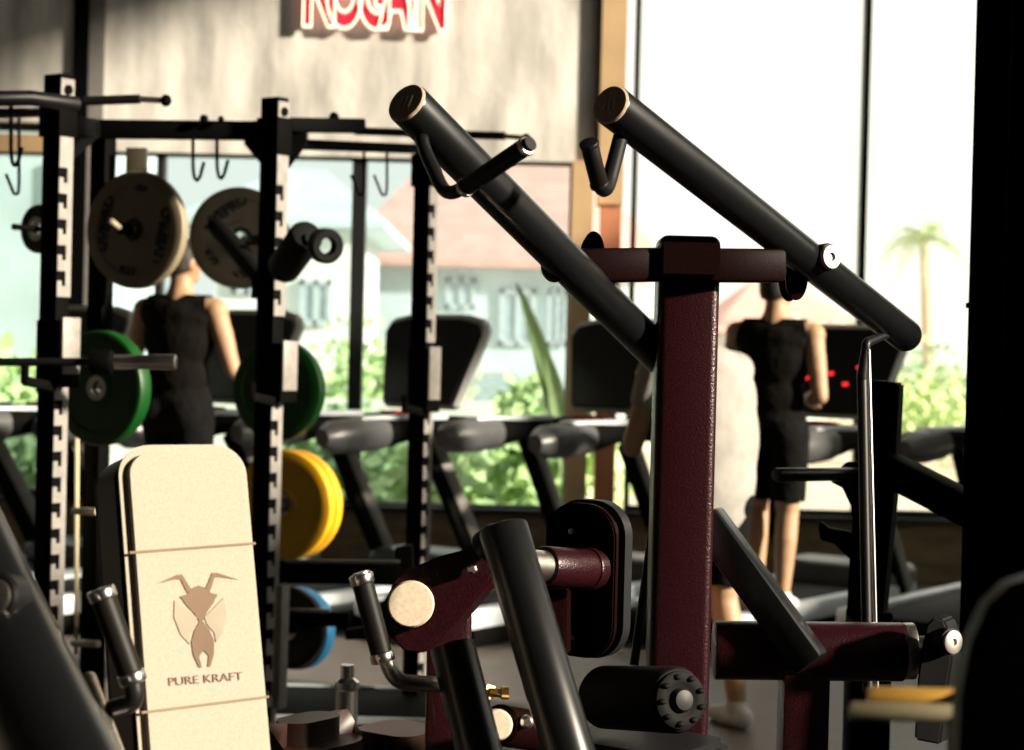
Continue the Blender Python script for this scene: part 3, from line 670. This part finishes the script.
# ------------------------------------------------------------------ weight plates
def plate(px, py, d, r, ang, m, label, thick=.045, txt=None, group='bumper plates on the rack', rot=0, facem=None, spin=0.0):
    c = P(px, py, d); n = V(math.sin(R(ang)), -math.cos(R(ang)), 0)
    t = thing('weight_plate', label, 'weight plate', c, group)
    h = thick / 2
    prof = [(.025, -h * .6), (.05, -h * .7), (.055, -h), (r - .012, -h), (r - .003, -h + .004), (r, -h + .012), (r, h - .012), (r - .003, h - .004), (r - .012, h), (r * .78, h), (r * .76, h - .006), (.065, h - .006), (.06, h), (.03, h), (.025, h * .6), (.025, -h * .6)]
    b = NB(); lathe(b, c, n, prof, 64); link('disc', b, m, t)
    b = NB(); lathe(b, c, n, [(.0249, -h * .5), (.0255, h + .0005), (.040, h + .0015), (.042, h), (.0249, h * .5)], 32); link('steel_hub', b, plate_black if txt else steel, t)
    if txt:
        u = n.cross(Z).normalized() * -1; u = Z.cross(n).normalized(); v = Z
        q = Quaternion(n, R(spin)); u2, v2 = q @ u, q @ v
        for s, pos, sz_, ax in ((txt[0], (r * .60, 0), .055, 1), (txt[0], (-r * .60, 0), .055, -1), (txt[1], (0, r * .74), .05, 0), (txt[2], (0, -r * .74), .05, 0)):
            o = c + n * (h - .004) + u2 * pos[0] + v2 * pos[1]
            if ax: uu, vv = v2 * 1.0, -u2
            else: uu, vv = u2, v2
            bm = textmesh(s, sz_, o, uu, vv, .0035, bold=.0022); link('lettering', bm, plate_text, t)
    return t, c, n
t, c, n = plate(137, 230, 6.9, .214, -25, plate_white, 'left cream weight plate with dark lettering, hung beside the rack', txt=('LIVEPRO', '20', 'KG'), spin=-10)
def peg(c, n, L, r, label, back=.15, tipm=steel):
    b = NB(); tube(b, [c - n * back, c + n * L], r, n=20, rnd=.003)
    return b
b = peg(c, n, .10, .022, ''); link('storage_peg', b, rackblack, RK)
b = NB(); tube(b, [c + n * .10, c + n * .10 + (P(108, 219, 6.78) - c - n * .10) * .9], .011, n=16, rnd=.002); link('storage_peg', b, capmetal, RK)
b = NB(); bar(b, P(137, 148, 6.96), P(136, 235, 6.96), .075, .03, X, .003); link('peg_arm', b, peg_m, RK)
plate(240, 238, 7.4, .198, 22, plate_white, 'right cream weight plate partly behind the middle rack upright', txt=('LIVEPRO', '20', 'KG'), spin=-55)
t, c, n = plate(40, 229, 6.6, .085, -35, plate_black, 'small black weight plate behind the front left upright', thick=.04)
b = peg(c, n, .12, .011, ''); link('storage_peg', b, rackblack, RK)
plate(102, 388, 6.45, .195, -29, plate_green, 'dark green plate loaded on the barbell left of the man', thick=.06)
plate(279, 390, 7.0, .186, -23, plate_green, 'second green plate behind the middle rack upright', thick=.05)
plate(285, 505, 7.15, .208, -24, plate_yellow, 'front yellow plate of the stack behind the middle upright', thick=.05)
cY = P(285, 505, 7.15); nY = V(math.sin(R(-24)), -math.cos(R(-24)), 0)
def plate_at(c, r, n, m, label, thick):
    pass
c2 = cY - nY * .056
dd_ = (c2 - CAM).dot(fwd); px2 = W_ / 2 + (c2 - CAM).dot(right) / dd_ * F_; py2 = H_ / 2 - (c2 - CAM).dot(up) / dd_ * F_
plate(px2, py2, dd_, .208, -24, plate_yellow, 'rear yellow plate of the stack behind the middle upright', thick=.05)
b = peg(cY, nY, .08, .024, '', .30); link('storage_peg', b, rackblack, RK)
plate(290, 628, 6.95, .150, -28, plate_black, 'black plate low on the rack in front of the blue one', thick=.04)
plate(298, 628, 7.06, .152, -28, plate_blue, 'blue rimmed weight plate low on the rack', thick=.06)
b = NB(); tube(b, [P(290, 628, 6.6), P(300, 628, 7.3)], .020); link('storage_peg', b, rackblack, RK)
# peg of the right cream and green plates
b = NB(); tube(b, [P(245, 240, 7.7), P(268, 240, 6.75)], .02); link('storage_peg', b, rackblack, RK)

# dip bars in a V on the middle upright
c = P(268, 285, 6.7)
t = thing('dip_bar_attachment', 'black padded V shaped dip handles fixed on the middle rack upright', 'dip bars', c)
b = NB(); box(b, c, (.045, .04, .05), (E1, E2, Z), .005); link('mount', b, rackblack, t)
b = NB(); tube(b, [P(262, 278, 6.7), P(215, 225, 6.95)], .036, n=28, rnd=.010); link('padded_grip', b, rubber, t)
b = NB(); tube(b, [P(272, 285, 6.68), P(312, 238, 6.28)], .022, n=28); link('padded_grip', b, rubber, t)
e_ = P(326, 246, 6.2); ringax = V(.45, -.85, -.1).normalized()
b = NB(); lathe(b, e_, ringax, [(.030, -.03), (.050, -.03), (.058, -.02), (.058, .01), (.050, .018), (.030, .018), (.026, .010), (.026, -.02), (.030, -.03)], 40); link('hollow_end', b, rubber, t)
b = NB(); tube(b, [P(282, 270, 6.5), P(308, 234, 6.30)], .058, n=28, rnd=.02); link('grip_sleeve', b, rubber, t)

# ------------------------------------------------------------------ barbells
def barbell(p0, p1, label, sleeve_from):
    c = (p0 + p1) / 2; t = thing('barbell', label, 'barbell', c)
    d = (p1 - p0).normalized(); s = p0 + (p1 - p0) * sleeve_from
    b = NB(); tube(b, [p0, s], .0135, n=20); link('shaft', b, black, t)
    b = NB(); tube(b, [s - d * .012, s + d * .055], .038, n=28, rnd=.004); link('collar', b, rackblack, t)
    b = NB(); tube(b, [s + d * .055, p1], .023, n=24, rnd=.003); link('sleeve', b, chrome, t)
barbell(P(-140, 362, 6.0), P(176, 362, 5.95), 'long barbell with chrome sleeve resting across the left rack upright', .745)

# ------------------------------------------------------------------ treadmills
def make_treadmill(label):
    t = thing('treadmill', label, 'treadmill', (0, 0, 0), 'row of treadmills by the window')
    b = NB()
    for s in (-1, 1): box(b, (s * .325, -.05, .15), (.045, 1.05, .05), bev=.02)
    link('side_rail', b, whitemetal, t)
    b = NB(); box(b, (0, -.05, .14), (.29, 1.02, .035), bev=.01); link('running_belt', b, rubber, t)
    b = NB(); box(b, (0, .84, .20), (.365, .20, .10), bev=.06, seg=4); link('motor_hood', b, greyplastic, t)
    b = NB(); box(b, (0, -.05, .06), (.36, 1.0, .045), bev=.01); link('base', b, rackblack, t)
    for s in (-1, 1):
        b = NB(); bar(b, (s * .35, .84, .14), (s * .33, .30, .98), .05, .13, X, .015); u = link('upright', b, rackblack, t)
        b = NB(); bar(b, (s * .35 + .024, .885, .16), (s * .33 + .024, .345, .98), .012, .075, X, .003); link('upright_trim', b, greypost, t, u)
        b = NB(); tube(b, [(s * .30, .66, 1.02), (s * .30, .25, 1.02), (s * .30, -.05, 1.00), (s * .30, -.25, .99)], [.05, .06, .085, .08], n=24)
        r_ = link('hand_rail', b, rackblack, t)
        b = NB(); tube(b, [(s * .30, -.05, 1.0), (s * .30, -.25, .99), (s * .30, -.42, .985), (s * .30, -.50, .98)], [.088, .092, .085, .045], n=24); link('rail_end', b, greyplastic, t, r_)
        b = NB(); box(b, (s * .30, .12, 1.075), (.045, .36, .015), bev=.012); link('rail_top', b, whitemetal, t, r_)  # pale strip puts the white highlight on the rails into colour
    b = NB(); box(b, (0, .62, 1.02), (.35, .12, .055), bev=.02); link('console_tray', b, rackblack, t)
    b = NB(); tube(b, [(0, .45, 1.07), (0, .45, 1.10)], .035); box(b, (0, .46, 1.085), (.10, .03, .012), bev=.004); link('stop_button', b, redplastic, t)
    # console: tapered board leaning away
    tilt = R(18); u = X; v = V(0, math.sin(tilt), math.cos(tilt)); c = V(0, .72, 1.37)
    out = [(-.26, -.26), (.26, -.26), (.36, .18), (.33, .24), (.20, .27), (-.20, .27), (-.33, .24), (-.36, .18)]
    b = NB(); slab(b, c + V(0, .03, 0), u, v, [(x * 1.03, y * 1.05) for x, y in out], .06, .015); cs = link('console', b, consolewhite, t)
    b = NB(); slab(b, c + V(0, -.012, 0), u, v, [(x * .95, y * .95) for x, y in out], .04, .008); link('console_face', b, screenm, t, cs)
    nrm = -(u.cross(v)).normalized(); nrm = V(0, -math.cos(tilt), math.sin(tilt))
    return t
tm_labels = ['leftmost treadmill, mostly hidden by the rack upright', 'treadmill used by the man between the cream plates',
             'empty treadmill whose rim lit console stands left of the tan posts', 'empty treadmill with long grey hand rail before the terracotta post',
             'treadmill used by the man in black beyond the maroon post', 'rightmost treadmill half hidden by the dark pillar']
TA = R(36); tms = []
proto = make_treadmill(tm_labels[0])
for i, px in enumerate((78, 243, 428, 618, 842, 1045)):
    o = proto if i == 0 else copy_tree(proto)
    o['label'] = tm_labels[i]
    yy = 10.75; x = wx(px, 370, yy)
    o.rotation_euler.z = -TA
    o.location = (x - .72 * math.sin(TA), yy - .72 * math.cos(TA), 0)
    tms.append(o)

# lit figures on the console of the treadmill in use at the right
cs = [c for c in tms[4].children if c.name.startswith('console') and 'tray' not in c.name][0]
tilt = R(18); u = X; v = V(0, math.sin(tilt), math.cos(tilt)); nrm = V(0, -math.cos(tilt), math.sin(tilt)); c = V(0, .72, 1.37)
for dx, dz, m in ((-.20, -.05, redled), (-.05, -.02, redled), (-.10, -.14, redled), (.05, -.08, redled), (-.12, .05, blueled), (.12, .02, redled)):
    b = NB(); slab(b, c + nrm * .0335 + u * dx + v * dz, u, v, rrect(.034, .018, .003), .004); link('display', b, m, parent=cs)

# ------------------------------------------------------------------ people
def cap_(bm, p0, r0, p1, r1, n=16):
    p0, p1 = Vector(p0), Vector(p1); d = p1 - p0; L = d.length
    if L < 1e-5: ball(bm, p0, (r0, r0, r0), seg=n); return
    tube(bm, [p0 + d * (k / 6) for k in range(7)], [r0 + (r1 - r0) * k / 6 for k in range(7)], n=n)
    ball(bm, p0, (r0,) * 3, seg=n); ball(bm, p1, (r1,) * 3, seg=n)
def blob(name, bm, m, root, parent=None, vox=.010, smooth=4, zcut=None):
    me = bpy.data.meshes.new(name); bmesh.ops.recalc_face_normals(bm, faces=bm.faces); bm.to_mesh(me); bm.free()
    ob = bpy.data.objects.new(name, me); COL.objects.link(ob)
    r_ = ob.modifiers.new('r', 'REMESH'); r_.mode = 'VOXEL'; r_.voxel_size = vox; r_.use_smooth_shade = True
    s_ = ob.modifiers.new('s', 'SMOOTH'); s_.iterations = smooth; s_.factor = .5
    dg = bpy.context.evaluated_depsgraph_get(); me2 = bpy.data.meshes.new_from_object(ob.evaluated_get(dg))
    bpy.data.objects.remove(ob); bpy.data.meshes.remove(me)
    if zcut:
        bb_ = bmesh.new(); bb_.from_mesh(me2)
        for co, no in zcut:
            g = list(bb_.verts) + list(bb_.edges) + list(bb_.faces)
            bmesh.ops.bisect_plane(bb_, geom=g, plane_co=Vector(co), plane_no=Vector(no), clear_outer=True)
        bb_.to_mesh(me2); bb_.free()
    for p in me2.polygons: p.use_smooth = True
    me2.materials.clear(); me2.materials.append(m); me2.name = name
    o = bpy.data.objects.new(name, me2); COL.objects.link(o); o.parent = parent or root
    return o
def hand(bm, wr, d, palmn, curl=.5, side=1):
    d = Vector(d).normalized(); pn_ = Vector(palmn); pn_ = (pn_ - d * pn_.dot(d)).normalized(); s = d.cross(pn_) * side
    pc_ = wr + d * .05
    for k in range(4):
        b0 = pc_ + s * (-.028 + .019 * k) + d * .035
        cap_(bm, wr + s * (-.014 + .010 * k) + d * .01, .016, b0, .0115, 10)
        L = (.034, .040, .037, .028)[k]
        d1 = (d * math.cos(curl * .7) + pn_ * math.sin(curl * .7)); d2 = (d * math.cos(curl * 1.6) + pn_ * math.sin(curl * 1.6))
        m1 = b0 + d1 * L; cap_(bm, b0, .0095, m1, .0085, 8); cap_(bm, m1, .0085, m1 + d2 * L * .8, .007, 8)
    tb = wr + d * .025 - s * .028; t1 = tb + (d * .6 - s * .75).normalized() * .038
    cap_(bm, wr + d * .01, .016, tb, .014, 8); cap_(bm, tb, .013, t1, .0105, 8); cap_(bm, t1, .0105, t1 + (d * .9 - s * .1 + pn_ * .3).normalized() * .028, .009, 8)
def make_person(label, loc, heading, arms, legs, top, topm, botm, shoe_m, bend=0.0, headyaw=0.0, scale=1.0, sleeves=False, hairlen=0, shoe=True):
    T = thing('person', label, 'person', loc); T.rotation_euler.z = heading; T.scale = (scale,) * 3
    piv = V(0, 0, .95)
    def bt(p): p = Vector(p); return piv + Matrix.Rotation(-bend, 3, 'X') @ (p - piv)
    def torso(bm, g=0.0):
        rt_ = Quaternion((1, 0, 0), -bend)
        ball(bm, (0, 0, .95), (.165 + g, .115 + g, .12 + g)); ball(bm, bt((0, -.01, 1.08)), (.150 + g, .100 + g, .13 + g), rt_)
        ball(bm, bt((0, 0, 1.27)), (.175 + g, .118 + g, .18 + g), rt_)
        ball(bm, bt((0, -.015, 1.36)), (.185 + g, .095 + g, .085 + g), rt_)
        cap_(bm, bt((-.165, 0, 1.405)), .058 + g, bt((.165, 0, 1.405)), .058 + g)
        cap_(bm, bt((-.10, -.01, 1.43)), .045 + g, bt((.10, -.01, 1.43)), .045 + g)
        for s in (-1, 1): ball(bm, bt((s * .075, -.03, .93 + 0)) if False else V(s * .075, -.045, .90), (.085 + g, .085 + g, .09 + g))
    bm = NB(); torso(bm)
    for s in (-1, 1): cap_(bm, bt((s * .035, -.01, 1.43)), .052, bt((s * .01, .0, 1.50)), .050)
    cap_(bm, bt((0, -.012, 1.42)), .062, bt((0, .008, 1.55)), .055)
    hc = bt((0, .02, 1.635)); hq = Quaternion((0, 0, 1), headyaw)
    def hp(x, y, z): return hc + hq @ V(x, y, z)
    ball(bm, hc, (.076, .096, .108), hq); ball(bm, hp(0, .03, -.055), (.055, .062, .058), hq)
    ball(bm, hp(0, .095, -.02), (.013, .022, .022), hq); ball(bm, hp(0, .083, -.062), (.025, .012, .010), hq)
    for s in (-1, 1):
        ball(bm, hp(s * .078, -.005, -.012), (.010, .020, .032), hq); ball(bm, hp(s * .030, .088, .012), (.014, .008, .007), hq)
    for s, (el, wr, hd, pn2) in zip((-1, 1), arms):
        sh = bt((s * .195, 0, 1.395)); el, wr = Vector(el), Vector(wr)
        ball(bm, sh, (.062, .060, .062)); cap_(bm, sh, .056, el, .040); mid = el.lerp(wr, .3)
        cap_(bm, sh.lerp(el, .35), .053, sh.lerp(el, .65), .047)
        cap_(bm, el, .040, mid, .043); cap_(bm, mid, .043, wr, .027); hand(bm, wr, hd, pn2, side=s)
    for s, (kn, an) in zip((-1, 1), legs):
        hp_ = V(s * .09, 0, .90); kn, an = Vector(kn), Vector(an)
        cap_(bm, hp_, .088, kn, .055); cap_(bm, kn, .055, kn.lerp(an, .32) + V(0, -.012, 0), .058); cap_(bm, kn.lerp(an, .32) + V(0, -.012, 0), .058, an, .036)
        cap_(bm, an, .036, an + V(0, -.03, -.05), .034); cap_(bm, an + V(0, -.02, -.045), .036, an + V(s * .015, .14, -.058), .026)
    blob('body', bm, skin, T, vox=.0075, smooth=3)
    # hair
    bm = NB(); ball(bm, hp(0, -.012, .012), (.083, .100, .110), hq); ball(bm, hp(0, -.035, -.02), (.076, .072, .075), hq)
    blob('hair', bm, hair, T, vox=.008, smooth=3, zcut=[(hp(0, .045, 0), hq @ V(0, .75, -.55)), (hp(0, 0, -.045), hq @ V(0, .3, -1))])
    # top
    bm = NB(); torso(bm, .014)
    ball(bm, V(0, -.005, .90), (.182, .132, .12))
    cuts = [(V(0, 0, top), V(0, 0, -1)), (bt((0, 0, 1.475)), bt((0, 0, 2)) - bt((0, 0, 1)))]
    if sleeves:
        for s, (el, wr, hd, pn2) in zip((-1, 1), arms):
            sh = bt((s * .19, 0, 1.395)); cap_(bm, sh, .078, sh.lerp(Vector(el), .40), .068)
        ball(bm, V(0, -.01, .98), (.208, .165, .27)); ball(bm, bt((0, -.02, 1.27)), (.232, .18, .23)); ball(bm, bt((0, -.02, 1.12)), (.228, .180, .31))
    else:
        cuts += [(bt((s * .178, 0, 1.40)), V(s, 0, .28)) for s in (-1, 1)]
    blob('t_shirt' if sleeves else 'tank_top', bm, topm, T, vox=.010, smooth=(24 if sleeves else 12), zcut=cuts)
    # shorts
    bm = NB(); ball(bm, (0, 0, .95), (.178, .130, .12))
    for s, (kn, an) in zip((-1, 1), legs):
        hp_ = V(s * .09, -.01, .90); kn = Vector(kn); cap_(bm, hp_, .105, hp_.lerp(kn, .80), .090)
    for s in (-1, 1): ball(bm, V(s * .075, -.05, .90), (.10, .10, .10))
    kz = min(legs[0][0][2], legs[1][0][2])
    blob('shorts', bm, botm, T, vox=.010, smooth=4, zcut=[(V(0, 0, kz + .06), V(0, 0, -1)), (V(0, 0, 1.03), V(0, 0, 1))])
    for s, (kn, an) in zip((-1, 1), legs):
        an = Vector(an); bm = NB()
        cap_(bm, an + V(0, -.04, -.048), .042, an + V(s * .015, .06, -.048), .044); cap_(bm, an + V(s * .01, .05, -.052), .043, an + V(s * .018, .155, -.060), .033)
        cap_(bm, an, .044, an + V(0, -.01, -.04), .046)
        blob('shoe', bm, shoe_m, T, vox=.008, smooth=2, zcut=[(an + V(0, 0, -.094), V(0, 0, -1)), (an + V(0, 0, .015), V(0, 0, 1))])
    return T
legs0 = [((-.10, .03, .50), (-.10, -.02, .09)), ((.10, .02, .50), (.11, -.03, .09))]
def arms_of(l, r): return [l, r]
def place(px, py_feet, d): q_ = P(px, py_feet, d); return q_
f1 = P(174, 600, 9.25)
make_person('man in charcoal tank top seen from behind on a treadmill, head below the cream plate',
    (f1.x, f1.y, .205), -R(20),
    [((-.29, .04, 1.12), (-.30, .27, 1.03), (0, 1, -.2), (0, -.2, -1)), ((.28, .02, 1.12), (.33, .25, 1.00), (0, 1, -.2), (0, -.2, -1))],
    [((-.10, .12, .52), (-.10, .02, .09)), ((.10, .0, .50), (.11, -.10, .09))], .80, tankm2, shortsm, shoedark, headyaw=-R(25), scale=1.0)
f2 = P(768, 600, 9.3)
make_person('man in black tank top and shorts on a treadmill right of the maroon post',
    (f2.x, f2.y, .205), -R(22),
    [((-.27, .08, 1.14), (-.20, .32, 1.06), (.2, 1, 0), (0, 0, -1)), ((.25, -.05, 1.09), (.13, .18, 1.07), (0, 1, -.1), (-.5, 0, -1))],
    [((-.09, .10, .52), (-.08, .06, .09)), ((.09, .0, .50), (.08, -.03, .09))], .84, tankm, shortsm, shoem, headyaw=R(-15), scale=.97)
f3 = P(699, 724, 7.35)
make_person('man in white t-shirt and dark shorts standing behind the maroon post, elbow bent up',
    (f3.x, f3.y, 0.0), R(32),
    [((-.265, .12, 1.09), (-.13, .20, 1.33), (.3, .3, 1), (1, 0, 0)), ((.13, .24, 1.15), (-.02, .34, 1.32), (-.3, 0, 1), (0, -1, 0))],
    [((-.09, .03, .50), (-.10, -.02, .09)), ((.12, .02, .50), (.16, -.03, .09))], .72, teem, shortsm, shoem, sleeves=True, bend=R(9), scale=1.0)

# ------------------------------------------------------------------ outdoors
GZ = -0.25
b = NB(); box(b, (0, 62.6, GZ - .1), (60, 50, .1)); gnd = link('ground', b, groundm); gnd['kind'] = 'structure'
b = NB(); box(b, (4, 17.5, GZ + .01), (14, 3.2, .02)); lw = link('lawn', b, grassm); lw['kind'] = 'structure'
def house(name, label, x0, x1, y0, dep, zt, ridge, wallm, wins, roof=roofm):
    t = thing(name, label, 'building', ((x0 + x1) / 2, y0 + dep / 2, GZ))
    b = NB(); box(b, ((x0 + x1) / 2, y0 + dep / 2, (zt + GZ) / 2), ((x1 - x0) / 2, dep / 2, (zt - GZ) / 2)); link('wall', b, wallm, t)
    if ridge:
        b = NB(); ov = .5
        a = [V(x0 - ov, y0 - ov, zt), V(x1 + ov, y0 - ov, zt), V(x1 + ov, y0 + dep + ov, zt), V(x0 - ov, y0 + dep + ov, zt)]
        r0_, r1_ = V(x0 + dep * .12, y0 + dep / 2, ridge), V(x1 - dep * .12, y0 + dep / 2, ridge)
        vs = [b.verts.new(p) for p in a + [r0_, r1_] + [p - Z * .12 for p in a]]
        for f in ((0, 1, 5, 4), (1, 2, 5), (2, 3, 4, 5), (3, 0, 4), (0, 6, 7, 1), (1, 7, 8, 2), (2, 8, 9, 3), (3, 9, 6, 0), (6, 9, 8, 7)): b.faces.new([vs[i] for i in f])
        link('roof', b, roof, t, sharp=10)
    for (wx0, wx1, wz0, wz1) in wins:
        b = NB(); f_ = .07
        for (a0, a1, c0, c1) in ((wx0, wx1, wz0, wz0 + f_), (wx0, wx1, wz1 - f_, wz1), (wx0, wx0 + f_, wz0, wz1), (wx1 - f_, wx1, wz0, wz1), ((wx0 + wx1) / 2 - .03, (wx0 + wx1) / 2 + .03, wz0, wz1)):
            box(b, ((a0 + a1) / 2, y0 - .03, (c0 + c1) / 2), ((a1 - a0) / 2, .06, (c1 - c0) / 2))
        wnd = link('window', b, whitemetal, t)
        b = NB(); box(b, ((wx0 + wx1) / 2, y0 - .02, (wz0 + wz1) / 2), ((wx1 - wx0) / 2 - .02, .03, (wz1 - wz0) / 2 - .02)); link('pane', b, hglass, t, wnd)
    return t
def hx(px, y): return wx(px, 300, y)
def hz(py, y): return 1.45 + (350 - py) * y / F_
y_ = 34
house('house', 'white house with wide pink tiled roof beyond the middle window', hx(362, y_), hx(640, y_), y_, 9, hz(262, y_), hz(150, y_ + 4), hgrey,
      [(hx(446, y_), hx(475, y_), hz(310, y_), hz(280, y_)), (hx(500, y_), hx(535, y_), hz(345, y_), hz(290, y_)), (hx(548, y_), hx(568, y_), hz(345, y_), hz(290, y_))])
house('house', 'low house with pale pink roof seen beyond the man in black', hx(735, 44), hx(850, 44), 44, 8, hz(322, 44), hz(272, 48), hwall, [(hx(760, 44), hx(785, 44), hz(345, 44), hz(330, 44))])
house('house', 'pale house with small windows beyond the glass left of the dark bar', hx(215, 27), hx(350, 27), 27, 5.5, hz(225, 27), hz(176, 30), hwall,
      [(hx(232, 27), hx(262, 27), hz(300, 27), hz(265, 27)), (hx(300, 27), hx(332, 27), hz(330, 27), hz(285, 27))], roof=hgrey)
house('building', 'blue grey clad building at the far left beyond the glass', hx(-60, 26), hx(165, 26), 22, 3.5, hz(165, 26), None, hgrey,
      [(hx(5, 26), hx(38, 26), hz(330, 26), hz(285, 26)), (hx(120, 26), hx(150, 26), hz(240, 26), hz(200, 26))])
b = NB(); box(b, ((hx(0, 20) + hx(590, 20)) / 2, 21.6, GZ + .55), ((hx(590, 20) - hx(-60, 20)) / 2, .08, .55)); single('garden_wall', b, hwall, 'low white garden wall running behind the shrubs', 'wall')

def foliage(bm, c, r3, n, leaf, rng):
    for _ in range(n):
        d = Vector((rng.gauss(0, 1), rng.gauss(0, 1), rng.gauss(0, 1))).normalized() * (rng.random() ** .4)
        p = Vector(c) + Vector((d.x * r3[0], d.y * r3[1], d.z * r3[2]))
        a = Vector((rng.gauss(0, 1), rng.gauss(0, 1), rng.gauss(0, 1))).normalized(); s = a.orthogonal().normalized()
        L = leaf * rng.uniform(.6, 1.3); w_ = L * .4; mid = p + a * L * .5 + a.cross(s) * L * .08
        v = [bm.verts.new(q_) for q_ in (p, mid + s * w_, p + a * L, mid - s * w_)]
        bm.faces.new(v)
rng = random.Random(3)
def shrub(px, py, d, w_, h_, m, label, n=900):
    c = P(px, py, d); t = thing('shrub', label, 'shrub', V(c.x, c.y, GZ), 'shrubs outside the windows')
    b = NB()
    for k in range(5): foliage(b, (c.x + rng.uniform(-.4, .4) * w_, c.y + rng.uniform(-.3, .3), GZ + h_ * rng.uniform(.4, .7)), (w_ * .38, .45, h_ * .42), n // 5, .16, rng)
    link('foliage', b, m, t, sharp=180)
    b = NB()
    for k in range(4): tube(b, [V(c.x + (k - 1.5) * .05, c.y, GZ), V(c.x + (k - 1.5) * .22 * w_, c.y, GZ + h_ * .6)], [.02, .008], n=6)
    link('stems', b, barkm, t)
shrub(20, 420, 17, 1.0, 1.65, leafp, 'pale green shrub at the far left outside the glass')
shrub(35, 480, 15.5, .9, 1.0, leafm, 'low shrub below the far left window')
shrub(375, 450, 15.8, 1.1, 1.25, leafm, 'round green shrub just right of the dark window bar')
shrub(330, 470, 17.5, 1.0, 1.1, leafm, 'green shrub just left of the dark window bar')
shrub(440, 470, 14.7, .8, 1.0, leafp, 'pale shrub between the rack upright and treadmill rail')
shrub(500, 490, 16.8, .9, .8, leafm, 'low shrub between the treadmill uprights')
shrub(552, 430, 15.4, .8, 1.5, leafp, 'bright green shrub beside the tan post')
shrub(400, 380, 24, 1.6, 2.0, leafp, 'pale bush behind the garden wall near the empty console')
shrub(950, 370, 30, 2.2, 1.8, leafm, 'dark green hedge bush at the far right near the pillar')
shrub(905, 385, 28, 2.0, 1.5, leafp, 'pale bush under the palm tree', n=700)
shrub(845, 335, 38, 2.4, 2.6, palmm, 'hazy pale bush beside the right window bar', n=700)
# banana-like plant with one long arching leaf near the tan post
c = P(560, 440, 14.2); t = thing('broadleaf_plant', 'tall plant with long arching bright green blades outside the middle window', 'plant', V(c.x, c.y, GZ))
for (x0, y0_), (x1, y1_), (x2, y2_) in (((566, 480), (548, 350), (516, 282)), ((566, 480), (562, 400), (545, 345)), ((566, 480), (590, 420), (585, 350))):
    b = NB(); A_, B_, C_ = P(x0, y0_, 14.2), P(x1, y1_, 14.2), P(x2, y2_, 14.1); L_ = []
    for k in range(13):
        s = k / 12; p = A_ * (1 - s) ** 2 + B_ * 2 * s * (1 - s) + C_ * s * s; wd = .065 * math.sin(math.pi * min(1, s * .9 + .1)) + .004
        L_.append((b.verts.new(p - X * wd), b.verts.new(p + Y * .03), b.verts.new(p + X * wd)))
    for a, c_ in zip(L_, L_[1:]):
        b.faces.new((a[0], a[1], c_[1], c_[0])); b.faces.new((a[1], a[2], c_[2], c_[1]))
    link('leaf', b, leafp, t, sharp=180)
b = NB(); q = P(566, 478, 14.2); tube(b, [V(q.x, q.y, GZ), q], [.05, .03]); link('stem', b, leafm, t)
# palm
c = P(924, 236, 42); t = thing('palm_tree', 'hazy palm tree standing beyond the right window', 'tree', V(c.x, c.y, GZ))
b = NB(); tube(b, [V(c.x + .25, c.y, GZ), V(c.x + .1, c.y, 2.5), c], [.16, .12, .09], n=12); link('trunk', b, barkm, t)
for k in range(20):
    a = 2 * math.pi * k / 20 + rng.uniform(-.2, .2); el = rng.uniform(-.5, 1.1); L = rng.uniform(.8, 1.15)
    d = V(math.cos(a) * math.cos(el), math.sin(a) * math.cos(el), math.sin(el)); b = NB(); prev = None; side = d.cross(Z).normalized()
    ps = [c + d * (L * s / 8) - Z * (L * .62 * (s / 8) ** 2) for s in range(9)]
    tube(b, ps, [.018 - .0015 * s for s in range(9)], n=5)
    for s in range(1, 9):
        for sd in (-1, 1):
            for f_ in (0, .5):
                p = ps[s - 1].lerp(ps[s], f_); tip = p + side * sd * .30 * (1 - abs(s / 8 - .45)) + d * .12 - Z * .14
                v = [b.verts.new(z_) for z_ in (p, p + d * .05, tip)]; b.faces.new(v)
    link('frond', b, palmm, t, sharp=180)
# parked car beyond the middle window
c = P(480, 425, 27.5); t = thing('car', 'silver car parked beyond the middle window', 'car', V(c.x, c.y, GZ))
prof = [(-2.0, .35), (-2.05, .75), (-1.6, .85), (-1.0, 1.35), (.7, 1.38), (1.2, .95), (2.0, .8), (2.1, .4)]
b = NB(); prism(b, [V(c.x + x * .75, c.y - .8, GZ + z) for x, z in prof], V(0, 1.6, 0), .05); link('bodywork', b, carm, t)
b = NB(); prism(b, [V(c.x + x * .75, c.y - .81, GZ + z) for x, z in ((-1.35, .9), (-.9, 1.27), (.6, 1.30), (1.0, .95))], V(0, 1.62, 0), 0); link('side_window', b, hglass, t)
for x in (-1.3, 1.3):
    b = NB(); lathe(b, V(c.x + x * .75, c.y - .82, GZ + .31), -Y, [(0, -.2), (.31, -.2), (.31, 0), (.2, .02), (0, .02)], 28); link('wheel', b, tyrem, t)
